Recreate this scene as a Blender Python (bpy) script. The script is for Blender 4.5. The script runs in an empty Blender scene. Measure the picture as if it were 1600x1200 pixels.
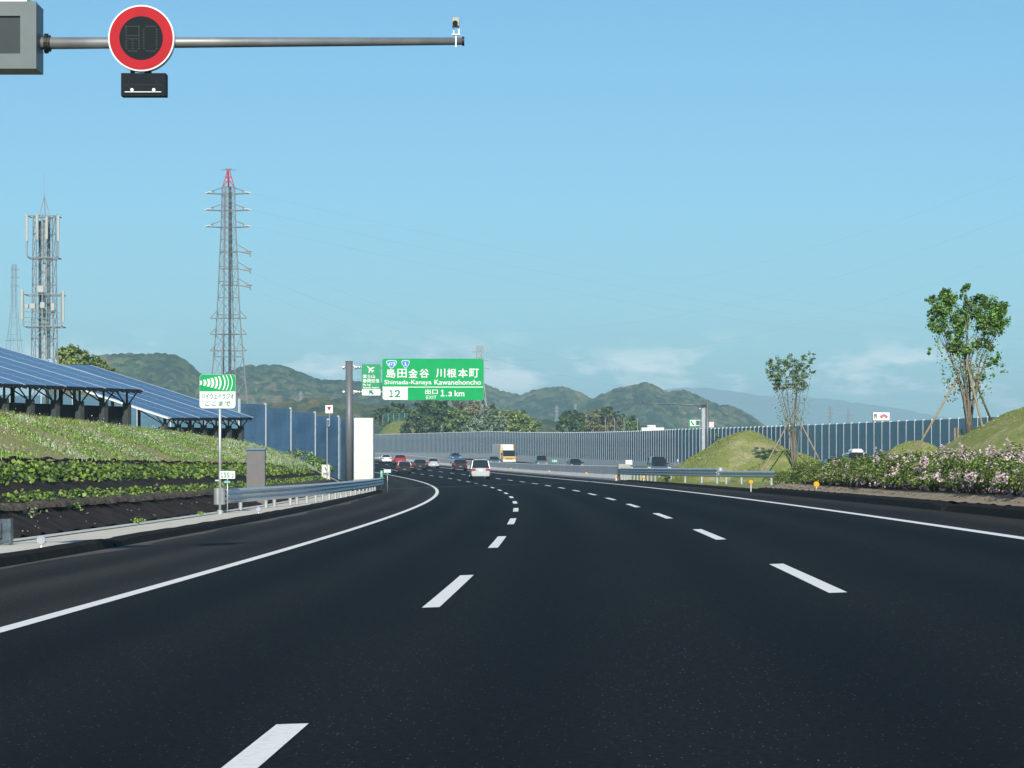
import bpy, math, random
import numpy as np
from mathutils import Vector, Matrix
R = math.radians
random.seed(7); rng = np.random.default_rng(11)
SC = bpy.context.scene
COL = SC.collection

# ------------------------------------------------------------------ camera, sky, sun, exposure
F_PX, Y_H, H_CAM = 4396.44, 733.647, 1.2833          # focal length and horizon row measured on the 1600 px wide photograph
cd = bpy.data.cameras.new('camera'); cam = bpy.data.objects.new('camera', cd); COL.objects.link(cam)
cd.sensor_width = 36.0; cd.lens = F_PX / 1600 * 36; cd.shift_y = (Y_H - 600) / 1600
cd.clip_start = 0.5; cd.clip_end = 40000
cam.location = (0, 0, H_CAM); cam.rotation_euler = (R(90), 0, 0)
SC.camera = cam
SUN_EL, SUN_AZ = 31.5, 0.8                             # sun behind the camera, a little to the right
SC.view_settings.view_transform = 'Standard'; SC.view_settings.look = 'None'
SC.view_settings.exposure = 0.2; SC.view_settings.gamma = 1.0; SC.view_settings.use_curve_mapping = False

world = bpy.data.worlds.new('World'); SC.world = world; world.use_nodes = True
wt = world.node_tree; wn = wt.nodes; wl = wt.links
for n in list(wn): wn.remove(n)
def W(t, **kw):
    n = wn.new(t)
    for k, v in kw.items(): setattr(n, k, v)
    return n
def wmath(op, a=None, b=None):
    n = W('ShaderNodeMath', operation=op)
    for i, v in enumerate((a, b)):
        if v is None: continue
        if isinstance(v, (int, float)): n.inputs[i].default_value = v
        else: wl.new(v, n.inputs[i])
    return n.outputs[0]
sky = W('ShaderNodeTexSky', sky_type='NISHITA'); sky.sun_disc = False
sky.sun_elevation = R(SUN_EL); sky.sun_rotation = R(180 - SUN_AZ)
sky.altitude = 50; sky.air_density = 0.9; sky.dust_density = 0.35; sky.ozone_density = 3.0
tc = W('ShaderNodeTexCoord'); sep = W('ShaderNodeSeparateXYZ'); wl.new(tc.outputs['Generated'], sep.inputs[0])
mp = W('ShaderNodeMapping'); mp.inputs['Scale'].default_value = (34, 34, 100); mp.inputs['Location'].default_value = (3.1, 0.4, 1.35)
wl.new(tc.outputs['Generated'], mp.inputs[0])
cn = W('ShaderNodeTexNoise'); cn.inputs['Scale'].default_value = 1.0; cn.inputs['Detail'].default_value = 7; cn.inputs['Roughness'].default_value = 0.58
wl.new(mp.outputs[0], cn.inputs[0])
ramp = W('ShaderNodeValToRGB'); ramp.color_ramp.elements[0].position = 0.50; ramp.color_ramp.elements[1].position = 0.64
wl.new(cn.outputs['Fac'], ramp.inputs[0])
# clouds only in a low band of the sky, all round the horizon
band = wmath('SUBTRACT', sep.outputs['Z'], 0.032); band = wmath('DIVIDE', band, 0.0105); band = wmath('MULTIPLY', band, band)
band = wmath('MULTIPLY', band, -1.0); band = wmath('EXPONENT', band)
cm = wmath('MULTIPLY', ramp.outputs[0], band); cm = wmath('MULTIPLY', cm, 0.9)
tint = W('ShaderNodeMixRGB', blend_type='MULTIPLY'); tint.inputs[0].default_value = 1.0; tint.inputs[2].default_value = (0.655, 1.03, 1.14, 1)
wl.new(sky.outputs[0], tint.inputs[1])
mx = W('ShaderNodeMixRGB'); wl.new(cm, mx.inputs[0]); wl.new(tint.outputs[0], mx.inputs[1]); mx.inputs[2].default_value = (19.0, 18.6, 18.4, 1)
bg = W('ShaderNodeBackground'); bg.inputs[1].default_value = 0.088; wl.new(mx.outputs[0], bg.inputs[0])
wo = W('ShaderNodeOutputWorld'); wl.new(bg.outputs[0], wo.inputs[0])

sd = bpy.data.lights.new('sun', 'SUN'); sd.energy = 5.0; sd.angle = R(0.53); sd.color = (1.0, 0.93, 0.81)
sun = bpy.data.objects.new('sun', sd); COL.objects.link(sun)
el, az = R(SUN_EL), R(SUN_AZ)
sun.rotation_euler = Vector((math.sin(az) * math.cos(el), -math.cos(az) * math.cos(el), math.sin(el))).to_track_quat('Z', 'Y').to_euler()
SC.cycles.max_bounces = 6; SC.cycles.transparent_max_bounces = 8; SC.cycles.volume_bounces = 1
SC.cycles.use_adaptive_sampling = True; SC.cycles.adaptive_threshold = 0.01
SC.cycles.volume_step_rate = 4; SC.cycles.volume_max_steps = 64

# ------------------------------------------------------------------ mesh helpers
class MB:
    """collects vertices and faces for ONE mesh object"""
    def __init__(s): s.v = []; s.f = []; s.uv = []
    def add(s, vs, fs):
        o = len(s.v); s.v += [tuple(map(float, p)) for p in vs]; s.f += [tuple(i + o for i in q) for q in fs]; return s
    def box(s, c, d, rot=None, taper=1.0):
        x, y, z = (a / 2 for a in d); P = []
        for k in (-1, 1):
            t = taper if k > 0 else 1.0
            P += [Vector((-x * t, -y * t, k * z)), Vector((x * t, -y * t, k * z)), Vector((x * t, y * t, k * z)), Vector((-x * t, y * t, k * z))]
        if rot is not None: P = [rot @ p for p in P]
        return s.add([p + Vector(c) for p in P], [(3, 2, 1, 0), (4, 5, 6, 7), (0, 1, 5, 4), (1, 2, 6, 5), (2, 3, 7, 6), (3, 0, 4, 7)])
    def bbox(s, c, d, b=0.02):
        """box with chamfered vertical edges and top"""
        x, y, z = (a / 2 for a in d)
        ring = [(-x + b, -y), (x - b, -y), (x, -y + b), (x, y - b), (x - b, y), (-x + b, y), (-x, y - b), (-x, -y + b)]
        P = [(c[0] + a, c[1] + q, c[2] - z) for a, q in ring] + [(c[0] + a, c[1] + q, c[2] + z - b) for a, q in ring]
        P += [(c[0] + a * (1 - b / x), c[1] + q * (1 - b / y), c[2] + z) for a, q in ring]
        F = [tuple(range(7, -1, -1)), tuple(range(16, 24))]
        for r_ in (0, 8): F += [(r_ + i, r_ + (i + 1) % 8, r_ + 8 + (i + 1) % 8, r_ + 8 + i) for i in range(8)]
        return s.add(P, F)
    def tube(s, p0, p1, r0, r1=None, n=8, cap=True):
        p0, p1 = Vector(p0), Vector(p1); r1 = r0 if r1 is None else r1
        d = (p1 - p0)
        if d.length < 1e-6: return s
        d.normalize(); u = d.cross(Vector((0, 0, 1)) if abs(d.z) < .9 else Vector((1, 0, 0))).normalized(); w = d.cross(u)
        P = []
        for p, r_ in ((p0, r0), (p1, r1)):
            P += [p + (u * math.cos(2 * math.pi * i / n) + w * math.sin(2 * math.pi * i / n)) * r_ for i in range(n)]
        F = [(i, (i + 1) % n, n + (i + 1) % n, n + i) for i in range(n)]
        if cap: F += [tuple(range(n - 1, -1, -1)), tuple(range(n, 2 * n))]
        return s.add(P, F)
    def path(s, pts, rs, n=6):
        for a in range(len(pts) - 1): s.tube(pts[a], pts[a + 1], rs[a], rs[a + 1], n, cap=(a in (0, len(pts) - 2)))
        return s
    def prism(s, poly, y0, y1):
        """polygon in the xz plane, extruded along y"""
        n = len(poly); P = [(x, y0, z) for x, z in poly] + [(x, y1, z) for x, z in poly]
        return s.add(P, [tuple(range(n)), tuple(range(2 * n - 1, n - 1, -1))] + [((i + 1) % n, i, n + i, n + (i + 1) % n) for i in range(n)])
    def sweep(s, pts, prof, dirs):
        """open profile [(side, up)] swept along pts; dirs = unit side vectors"""
        m = len(prof); P = []
        for p, d in zip(pts, dirs): P += [(p[0] + d[0] * a, p[1] + d[1] * a, p[2] + b) for a, b in prof]
        F = []
        for i in range(len(pts) - 1):
            F += [(i * m + j, i * m + j + 1, (i + 1) * m + j + 1, (i + 1) * m + j) for j in range(m - 1)]
        return s.add(P, F)

def link(me, name, mat, parent=None, loc=None, rotz=0.0, smooth=False):
    if mat is not None and len(me.materials) == 0: me.materials.append(mat)
    if smooth: me.polygons.foreach_set('use_smooth', [True] * len(me.polygons))
    o = bpy.data.objects.new(name, me); COL.objects.link(o)
    if parent is not None: o.parent = parent
    if loc is not None: o.location = loc
    if rotz: o.rotation_euler = (0, 0, rotz)
    return o
def build(name, mb, mat, parent=None, loc=None, rotz=0.0, smooth=False):
    me = bpy.data.meshes.new(name); me.from_pydata(mb.v, [], mb.f); me.update()
    return link(me, name, mat, parent, loc, rotz, smooth)
def fast_mesh(name, V, Fq, uv=None):
    """V (n,3) array, Fq (m,k) array of equal sized faces"""
    V = np.asarray(V, np.float32); Fq = np.asarray(Fq, np.int32); k = Fq.shape[1]
    me = bpy.data.meshes.new(name); me.vertices.add(len(V)); me.vertices.foreach_set('co', V.ravel())
    me.loops.add(Fq.size); me.loops.foreach_set('vertex_index', Fq.ravel())
    me.polygons.add(len(Fq)); me.polygons.foreach_set('loop_start', np.arange(len(Fq), dtype=np.int32) * k)
    me.polygons.foreach_set('loop_total', np.full(len(Fq), k, np.int32))
    if uv is not None:
        l = me.uv_layers.new(name='UVMap'); l.data.foreach_set('uv', np.asarray(uv, np.float32)[Fq.ravel()].ravel())
    me.update(calc_edges=True); return me
def tag(o, label=None, cat=None, group=None, kind=None):
    if label: o['label'] = label
    if cat: o['category'] = cat
    if group: o['group'] = group
    if kind: o['kind'] = kind
    return o
def thing(name, label, cat, loc=(0, 0, 0), rotz=0.0, group=None):
    o = bpy.data.objects.new(name, None); COL.objects.link(o); o.location = loc; o.rotation_euler = (0, 0, rotz)
    o.empty_display_size = .2
    return tag(o, label, cat, group)
def dup(root, loc, rotz, label=None, group=None, scale=None):
    r_ = root.copy(); COL.objects.link(r_); r_.location = loc; r_.rotation_euler = (0, 0, rotz)
    if label: r_['label'] = label
    if group: r_['group'] = group
    if scale: r_.scale = scale
    for ch in list(root.children):
        c = ch.copy(); COL.objects.link(c); c.parent = r_
        for g in ch.children:
            d = g.copy(); COL.objects.link(d); d.parent = c
    return r_
def text_mesh(body, box, y, bold=0.0, condense=True):
    """lettering fitted to box (x0,z0,x1,z1) on a plane facing -Y; bold thickens it with copies a hair apart"""
    c = bpy.data.curves.new('lettering', 'FONT'); c.body = body; c.resolution_u = 3
    o = bpy.data.objects.new('lettering', c); COL.objects.link(o)
    bpy.context.view_layer.update()
    me = bpy.data.meshes.new_from_object(o.evaluated_get(bpy.context.evaluated_depsgraph_get()))
    bpy.data.objects.remove(o)
    n = len(me.vertices); co = np.empty(n * 3, np.float32); me.vertices.foreach_get('co', co); co = co.reshape(-1, 3)
    polys = [tuple(p.vertices) for p in me.polygons]; bpy.data.meshes.remove(me)
    mn, mxx = co.min(0), co.max(0); x0, z0, x1, z1 = box
    b = bold
    X = (co[:, 0] - mn[0]) / (mxx[0] - mn[0]) * (x1 - x0 - 2 * b) + x0 + b
    Z = (co[:, 1] - mn[1]) / (mxx[1] - mn[1]) * (z1 - z0 - 2 * b) + z0 + b
    mb = MB(); offs = [(0, 0)] if b == 0 else [(-b, -b), (b, -b), (-b, b), (b, b), (0, 0)]
    for k, (dx, dz) in enumerate(offs): mb.add(zip(X + dx, np.full(n, y - .0007 * k), Z + dz), polys)
    return mb
def rrect(x0, z0, x1, z1, r_, n=5):
    P = []
    for cx, cz, a0 in ((x1 - r_, z0 + r_, -90), (x1 - r_, z1 - r_, 0), (x0 + r_, z1 - r_, 90), (x0 + r_, z0 + r_, 180)):
        P += [(cx + r_ * math.cos(R(a0 + 90 * i / n)), cz + r_ * math.sin(R(a0 + 90 * i / n))) for i in range(n + 1)]
    return P

# ------------------------------------------------------------------ materials (all procedural)
MATS = {}
def mat(name, col, rough=0.6, metal=0.0, var=0.12, scale=4.0, bump=0.0, bscale=40.0, coat=0.0, col2=None, uvmap=None, island=False, trans=0.0, spec=None, stretch=None, lo=.35, hi=.65):
    if name in MATS: return MATS[name]
    m = bpy.data.materials.new(name); m.use_nodes = True; nt = m.node_tree; N = nt.nodes; L = nt.links
    bs = N['Principled BSDF']; bs.inputs['Roughness'].default_value = rough; bs.inputs['Metallic'].default_value = metal
    if coat: bs.inputs['Coat Weight'].default_value = coat; bs.inputs['Coat Roughness'].default_value = .06
    if spec is not None: bs.inputs['Specular IOR Level'].default_value = spec
    c1 = tuple(col) + (1,); c2 = tuple(col2) + (1,) if col2 else tuple(max(0, a * (1 - var * 2)) for a in col) + (1,)
    tcn = N.new('ShaderNodeTexCoord'); src = tcn.outputs['UV'] if uvmap else tcn.outputs['Object']
    if stretch:
        mpn = N.new('ShaderNodeMapping'); mpn.inputs['Scale'].default_value = stretch; L.new(src, mpn.inputs[0]); src = mpn.outputs[0]
    nz = N.new('ShaderNodeTexNoise'); nz.inputs['Scale'].default_value = scale; nz.inputs['Detail'].default_value = 6; nz.inputs['Roughness'].default_value = .6
    L.new(src, nz.inputs['Vector'])
    rp = N.new('ShaderNodeValToRGB'); rp.color_ramp.elements[0].position = lo; rp.color_ramp.elements[1].position = hi
    rp.color_ramp.elements[0].color = c2; rp.color_ramp.elements[1].color = c1
    if island:
        gm = N.new('ShaderNodeNewGeometry'); ad = N.new('ShaderNodeMath'); ad.operation = 'MULTIPLY_ADD'; ad.inputs[1].default_value = .55; 
        mu = N.new('ShaderNodeMath'); mu.operation = 'MULTIPLY'; mu.inputs[1].default_value = .5; L.new(nz.outputs['Fac'], mu.inputs[0])
        L.new(gm.outputs['Random Per Island'], ad.inputs[0]); L.new(mu.outputs[0], ad.inputs[2]); L.new(ad.outputs[0], rp.inputs[0])
    else: L.new(nz.outputs['Fac'], rp.inputs[0])
    L.new(rp.outputs[0], bs.inputs['Base Color'])
    if bump:
        bn = N.new('ShaderNodeTexNoise'); bn.inputs['Scale'].default_value = bscale; bn.inputs['Detail'].default_value = 4; L.new(tcn.outputs['Object'], bn.inputs['Vector'])
        bp = N.new('ShaderNodeBump'); bp.inputs['Strength'].default_value = bump; bp.inputs['Distance'].default_value = .05; L.new(bn.outputs['Fac'], bp.inputs['Height']); L.new(bp.outputs[0], bs.inputs['Normal'])
    if trans:
        tr = N.new('ShaderNodeBsdfTranslucent'); L.new(rp.outputs[0], tr.inputs[0]); mxn = N.new('ShaderNodeMixShader'); mxn.inputs[0].default_value = trans
        L.new(bs.outputs[0], mxn.inputs[1]); L.new(tr.outputs[0], mxn.inputs[2]); L.new(mxn.outputs[0], N['Material Output'].inputs[0])
    m.diffuse_color = c1; MATS[name] = m; return m

def asphalt(name, col, colw, speck=0.5):
    """fresh asphalt: fine aggregate grain, long wheel-track streaks along the lane, patchy tone; UV = (t, s) in metres"""
    m = bpy.data.materials.new(name); m.use_nodes = True; nt = m.node_tree; N = nt.nodes; L = nt.links; bs = N['Principled BSDF']
    bs.inputs['Roughness'].default_value = .75; bs.inputs['Specular IOR Level'].default_value = .07
    tcn = N.new('ShaderNodeTexCoord')
    def noise(scale3, scale, det, src='UV'):
        mpn = N.new('ShaderNodeMapping'); mpn.inputs['Scale'].default_value = scale3; L.new(tcn.outputs[src], mpn.inputs[0])
        n = N.new('ShaderNodeTexNoise'); n.inputs['Scale'].default_value = scale; n.inputs['Detail'].default_value = det; L.new(mpn.outputs[0], n.inputs['Vector']); return n.outputs['Fac']
    a = noise((1, .012, 1), 1.1, 4); b = noise((1, .25, 1), .35, 5); c = noise((1, 1, 1), 70, 3)
    ad = N.new('ShaderNodeMath'); ad.operation = 'ADD'; L.new(a, ad.inputs[0]); L.new(b, ad.inputs[1])
    ad2 = N.new('ShaderNodeMath'); ad2.operation = 'MULTIPLY_ADD'; L.new(c, ad2.inputs[0]); ad2.inputs[1].default_value = .9; L.new(ad.outputs[0], ad2.inputs[2])
    rp = N.new('ShaderNodeValToRGB'); rp.color_ramp.elements[0].position = .55 ; rp.color_ramp.elements[1].position = 1.0
    dv = N.new('ShaderNodeMath'); dv.operation = 'MULTIPLY'; dv.inputs[1].default_value = .58; L.new(ad2.outputs[0], dv.inputs[0]); L.new(dv.outputs[0], rp.inputs[0])
    rp.color_ramp.elements[0].color = tuple(col) + (1,); rp.color_ramp.elements[1].color = tuple(colw) + (1,)
    # scattered pale aggregate chips
    vo = N.new('ShaderNodeTexVoronoi'); vo.inputs['Scale'].default_value = 38; L.new(tcn.outputs['UV'], vo.inputs['Vector'])
    lt = N.new('ShaderNodeMath'); lt.operation = 'LESS_THAN'; lt.inputs[1].default_value = .17; L.new(vo.outputs['Distance'], lt.inputs[0])
    sc_ = N.new('ShaderNodeSeparateColor'); L.new(vo.outputs['Color'], sc_.inputs[0])
    g2 = N.new('ShaderNodeMath'); g2.operation = 'GREATER_THAN'; g2.inputs[1].default_value = 1 - .20 * speck; L.new(sc_.outputs[0], g2.inputs[0])
    ml = N.new('ShaderNodeMath'); ml.operation = 'MULTIPLY'; L.new(lt.outputs[0], ml.inputs[0]); L.new(g2.outputs[0], ml.inputs[1])
    mi = N.new('ShaderNodeMixRGB'); L.new(ml.outputs[0], mi.inputs[0]); L.new(rp.outputs[0], mi.inputs[1]); mi.inputs[2].default_value = (.26, .25, .22, 1)
    # polished wheel tracks, two to a lane, drifting a little sideways along the road
    sx = N.new('ShaderNodeSeparateXYZ'); L.new(tcn.outputs['UV'], sx.inputs[0])
    wv = N.new('ShaderNodeMath'); wv.operation = 'MULTIPLY_ADD'; wv.inputs[1].default_value = 2 * math.pi / 1.875; L.new(sx.outputs['X'], wv.inputs[0])
    wb = N.new('ShaderNodeMath'); wb.operation = 'MULTIPLY'; wb.inputs[1].default_value = 2.2; L.new(b, wb.inputs[0]); L.new(wb.outputs[0], wv.inputs[2])
    sn = N.new('ShaderNodeMath'); sn.operation = 'SINE'; L.new(wv.outputs[0], sn.inputs[0])
    sm_ = N.new('ShaderNodeMapRange'); sm_.inputs['From Min'].default_value = -1; sm_.inputs['To Min'].default_value = .74; sm_.inputs['To Max'].default_value = 1.30; L.new(sn.outputs[0], sm_.inputs['Value'])
    g1_ = noise((1, .6, 1), 24, 6); gr_ = N.new('ShaderNodeMapRange'); gr_.inputs['From Min'].default_value = .34; gr_.inputs['From Max'].default_value = .66; gr_.inputs['To Min'].default_value = .45; gr_.inputs['To Max'].default_value = 1.6; L.new(g1_, gr_.inputs['Value'])
    gm_ = N.new('ShaderNodeMath'); gm_.operation = 'MULTIPLY'; L.new(sm_.outputs[0], gm_.inputs[0]); L.new(gr_.outputs[0], gm_.inputs[1]); sm_ = gm_
    tr_ = N.new('ShaderNodeVectorMath'); tr_.operation = 'SCALE'; L.new(mi.outputs[0], tr_.inputs[0]); L.new(sm_.outputs[0], tr_.inputs['Scale'])
    L.new(tr_.outputs[0], bs.inputs['Base Color'])
    bp = N.new('ShaderNodeBump'); bp.inputs['Strength'].default_value = .35; bp.inputs['Distance'].default_value = .01; L.new(c, bp.inputs['Height']); L.new(bp.outputs[0], bs.inputs['Normal'])
    return m

M_LANE = asphalt('lane_asphalt', (.0035, .0038, .0034), (.0085, .0088, .0080), .55)
M_SHO = asphalt('shoulder_asphalt', (.014, .0128, .0105), (.028, .0255, .021), .9)
M_PAINT = mat('road_paint', (.82, .82, .80), .6, var=.1, scale=14, bump=.25, bscale=60, col2=(.60, .60, .58), lo=.28, hi=.48)
M_CONC = mat('concrete', (.40, .40, .37), .85, var=.09, scale=1.6, bump=.2, bscale=30)
M_BARR = mat('barrier_concrete', (.70, .70, .67), .85, var=.08, scale=1.0, bump=.15, bscale=20, stretch=(1, 1, .35))
M_WALK = mat('sidewalk_concrete', (.62, .585, .50), .88, var=.07, scale=1.1, bump=.25, bscale=25)
M_GUT = mat('gutter_concrete', (.50, .53, .51), .8, var=.08, scale=1.3)
M_KERB = mat('bitumen_kerb', (.022, .0195, .0165), .85, var=.25, scale=3, bump=.6, bscale=25, spec=.1)
M_GALV = mat('galvanised_steel', (.62, .64, .65), .45, .55, var=.10, scale=3)
M_GALVD = mat('galvanised_lattice', (.30, .325, .335), .6, .2, var=.08, scale=.5)
M_STEELG = mat('grey_painted_steel', (.15, .16, .17), .45, .1, var=.06, scale=2)
M_POST = mat('wall_post_metal', (.64, .68, .68), .5, .05, var=.1)
M_WALLP = mat('wall_panel_blue', (.135, .27, .335), .65, .0, var=.10, scale=.5, col2=(.095, .20, .26))
M_WALLB = mat('wall_panel_deep_blue', (.10, .22, .37), .6, .05, var=.2, scale=.35)
M_WALLL = mat('wall_panel_pale_blue', (.12, .24, .34), .5, .1, var=.1, scale=.5)
M_WHITEC = mat('white_concrete', (.74, .73, .70), .85, var=.06, scale=.8)
M_WHITE = mat('white_sheet', (.80, .81, .79), .45, var=.03)
M_GREEN = mat('sign_green', (.000, .36, .105), .5, var=.05, scale=1.0, spec=.2)
M_GREEND = mat('sign_green_lettering', (.01, .22, .10), .5, var=.05)
M_BLUE = mat('shield_blue', (.03, .22, .72), .4, var=.03)
M_RED = mat('sign_red', (.46, .012, .022), .55, var=.05, spec=.15)
M_BLACK = mat('black_panel', (.010, .016, .022), .6, var=.15, spec=.12)
M_LED = mat('unlit_led_dots', (.07, .09, .08), .5, var=.1)
M_BOXG = mat('board_grey', (.125, .155, .16), .5, .1, var=.05)
M_DARK = mat('dark_steel', (.012, .012, .013), .6, var=.2)
M_WOOD = mat('stake_wood', (.33, .26, .165), .8, var=.15, scale=8)
M_BARK = mat('young_bark', (.22, .19, .155), .85, var=.2, scale=14, bump=.3)
M_ORANGE = mat('orange_reflector', (.95, .42, .01), .3, var=.03)
M_CLEAR = mat('clear_reflector', (.62, .66, .74), .15, .4, var=.2, scale=30)
M_TYRE = mat('tyre_rubber', (.012, .012, .013), .8, var=.1)
M_RIM = mat('wheel_rim', (.35, .36, .37), .3, .8, var=.1)
M_GLASS = mat('car_glass', (.018, .024, .026), .06, var=.1, spec=.8)
M_TAIL = mat('tail_light', (.50, .012, .015), .2, var=.1)
M_HEAD = mat('head_light', (.75, .78, .8), .12, .3, var=.05)
M_PLATE = mat('licence_plate', (.78, .79, .76), .5, var=.03)
M_SOIL = mat('bare_soil', (.33, .265, .19), .95, var=.2, scale=2.5, bump=.6, bscale=12)
M_SHEET = mat('black_weed_sheet', (.040, .030, .024), .85, var=.3, scale=1.6, bump=.9, bscale=2.2, spec=.12)
M_LUMP = mat('planting_clods', (.075, .062, .05), .9, var=.3, scale=5, bump=.6, bscale=8)
M_RED2 = mat('tower_red', (.55, .03, .05), .6, var=.05)

# leaves
L_IVY = mat('ivy_leaf', (.34, .47, .06), .5, var=.2, island=True, trans=.15, scale=1.6, col2=(.022, .06, .010), lo=.38, hi=1.0)
L_AZA = mat('azalea_leaf', (.30, .42, .08), .55, var=.2, island=True, trans=.2, scale=1.8, col2=(.035, .06, .014), lo=.28, hi=.88)
L_PINK = mat('azalea_petal', (.88, .74, .76), .6, var=.1, island=True, trans=.25, scale=1.0, col2=(.76, .48, .54), lo=.2, hi=.7)
L_WHT = mat('white_petal', (.80, .82, .78), .6, var=.1, island=True, trans=.2, col2=(.62, .66, .60))
L_YT = mat('young_tree_leaf', (.27, .48, .10), .5, var=.2, island=True, trans=.3, scale=1.2, col2=(.025, .065, .013), lo=.25, hi=.8)
L_YT2 = mat('young_tree_leaf_dull', (.23, .34, .10), .55, var=.2, island=True, trans=.25, scale=1.2, col2=(.028, .05, .015), lo=.25, hi=.8)
L_DARK = mat('evergreen_leaf', (.11, .185, .045), .6, var=.2, island=True, trans=.12, scale=.25, col2=(.012, .028, .010), lo=.25, hi=.85)
L_MID = mat('broadleaf_leaf', (.23, .34, .07), .6, var=.2, island=True, trans=.15, scale=.25, col2=(.03, .06, .015), lo=.25, hi=.85)
L_YEL = mat('yellow_green_leaf', (.36, .46, .085), .6, var=.2, island=True, trans=.15, scale=.25, col2=(.05, .085, .018), lo=.25, hi=.85)
L_SILV = mat('silvery_leaf', (.31, .40, .25), .6, var=.2, island=True, trans=.15, scale=.25, col2=(.07, .11, .06), lo=.25, hi=.85)
L_BROWN = mat('dry_bamboo_leaf', (.34, .31, .13), .7, var=.2, island=True, trans=.15, scale=.25, col2=(.07, .075, .03), lo=.25, hi=.85)
L_WEED = mat('weed_leaf', (.40, .60, .13), .6, var=.2, island=True, trans=.25, scale=.5, col2=(.05, .11, .02), lo=.25, hi=.8)
L_SAGE = mat('pale_weed_leaf', (.46, .54, .33), .6, var=.2, island=True, trans=.2, scale=.5, col2=(.13, .20, .08), lo=.25, hi=.8)
L_TUFT = mat('grass_tuft_blade', (.34, .39, .12), .7, var=.2, island=True, trans=.2, scale=.6, col2=(.09, .12, .03), lo=.3, hi=.8)

def grass_mat(name, g1, g2, br, scale=1.0, b0=.44, b1=.56):
    m = bpy.data.materials.new(name); m.use_nodes = True; nt = m.node_tree; N = nt.nodes; L = nt.links; bs = N['Principled BSDF']
    bs.inputs['Roughness'].default_value = .9; bs.inputs['Specular IOR Level'].default_value = .15
    tcn = N.new('ShaderNodeTexCoord')
    def nz(s, d):
        n = N.new('ShaderNodeTexNoise'); n.inputs['Scale'].default_value = s * scale; n.inputs['Detail'].default_value = d; n.inputs['Roughness'].default_value = .65; L.new(tcn.outputs['Object'], n.inputs['Vector']); return n.outputs['Fac']
    a, b = nz(5.5, 8), nz(.55, 6)
    rp = N.new('ShaderNodeValToRGB'); rp.color_ramp.elements[0].position = .33; rp.color_ramp.elements[1].position = .68
    rp.color_ramp.elements[0].color = tuple(g2) + (1,); rp.color_ramp.elements[1].color = tuple(g1) + (1,); L.new(a, rp.inputs[0])
    r2 = N.new('ShaderNodeValToRGB'); r2.color_ramp.elements[0].position = b0; r2.color_ramp.elements[1].position = b1; L.new(b, r2.inputs[0])
    rb = N.new('ShaderNodeValToRGB'); rb.color_ramp.elements[0].position = .3; rb.color_ramp.elements[1].position = .7
    rb.color_ramp.elements[0].color = tuple(x * .6 for x in br) + (1,); rb.color_ramp.elements[1].color = tuple(br) + (1,); L.new(a, rb.inputs[0])
    mi = N.new('ShaderNodeMixRGB'); L.new(r2.outputs[0], mi.inputs[0]); L.new(rp.outputs[0], mi.inputs[1]); L.new(rb.outputs[0], mi.inputs[2])
    L.new(mi.outputs[0], bs.inputs['Base Color'])
    bp = N.new('ShaderNodeBump'); bp.inputs['Strength'].default_value = .8; bp.inputs['Distance'].default_value = .08; L.new(a, bp.inputs['Height']); L.new(bp.outputs[0], bs.inputs['Normal'])
    return m
M_BANK = grass_mat('bank_grass', (.33, .37, .12), (.19, .22, .07), (.43, .36, .21))
M_LAWN = grass_mat('mound_turf', (.26, .30, .09), (.14, .17, .05), (.42, .38, .21), 1.0, .48, .66)
M_FIELD = grass_mat('rough_ground', (.12, .15, .05), (.07, .09, .03), (.16, .14, .08), .1)

# ------------------------------------------------------------------ road alignment (fitted to the lane markings)
S = np.arange(-60, 901, 1.0)
_x0, _th, _k0, _k1, _k2 = -1.41121, .0305132, .000275897, 7.31281e-05, -1.39734e-05
_Sc = np.minimum(S, 560)
_hd = _th - (_k0 * _Sc + _k1 * 1e-2 * _Sc**2 / 2 + _k2 * 1e-4 * _Sc**3 / 3) - .00025 * np.maximum(S - 560, 0)
_i0 = int(np.argmin(abs(S)))
_cx = np.cumsum(np.sin(_hd)); _cx -= _cx[_i0]; _cy = np.cumsum(np.cos(_hd)); _cy -= _cy[_i0]
_z = -.0313824 * (S / 100)**2 + .0252096 * (S / 100)**3
_i5 = int(np.argmin(abs(S - 520))); _z = np.where(S > 520, _z[_i5] + (S - 520) * .007, _z); _z = np.where(S < 0, 0, _z)
_e = .036201 - .00032 * S / 100
WALL_S = [-60, 150, 200, 225, 265, 325, 900]; WALL_T = [74, 55, 42.5, 38, 31.5, 28, 28]
def wall_t(s): 
    return np.interp(s, WALL_S, WALL_T)
def road(s, t, dz=0.0):
    s = np.asarray(s, float); t = np.asarray(t, float)
    H = np.interp(s, S, _hd); e = np.interp(s, S, _e)
    z = np.interp(s, S, _z) + e * np.minimum(t, 10.5) + .012 * np.maximum(t - 10.5, 0)
    return np.stack(np.broadcast_arrays(np.interp(s, S, _cx) + (_x0 + t) * np.cos(H), np.interp(s, S, _cy) - (_x0 + t) * np.sin(H), z + dz), -1)
def RP(s, t, dz=0.0): return Vector(road(s, t, dz).tolist())
def heading(s): return float(np.interp(s, S, _hd))
def PX(px, d): return (px - 800) / F_PX * d
def PZ(py, d): return H_CAM + (Y_H - py) / F_PX * d

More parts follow.
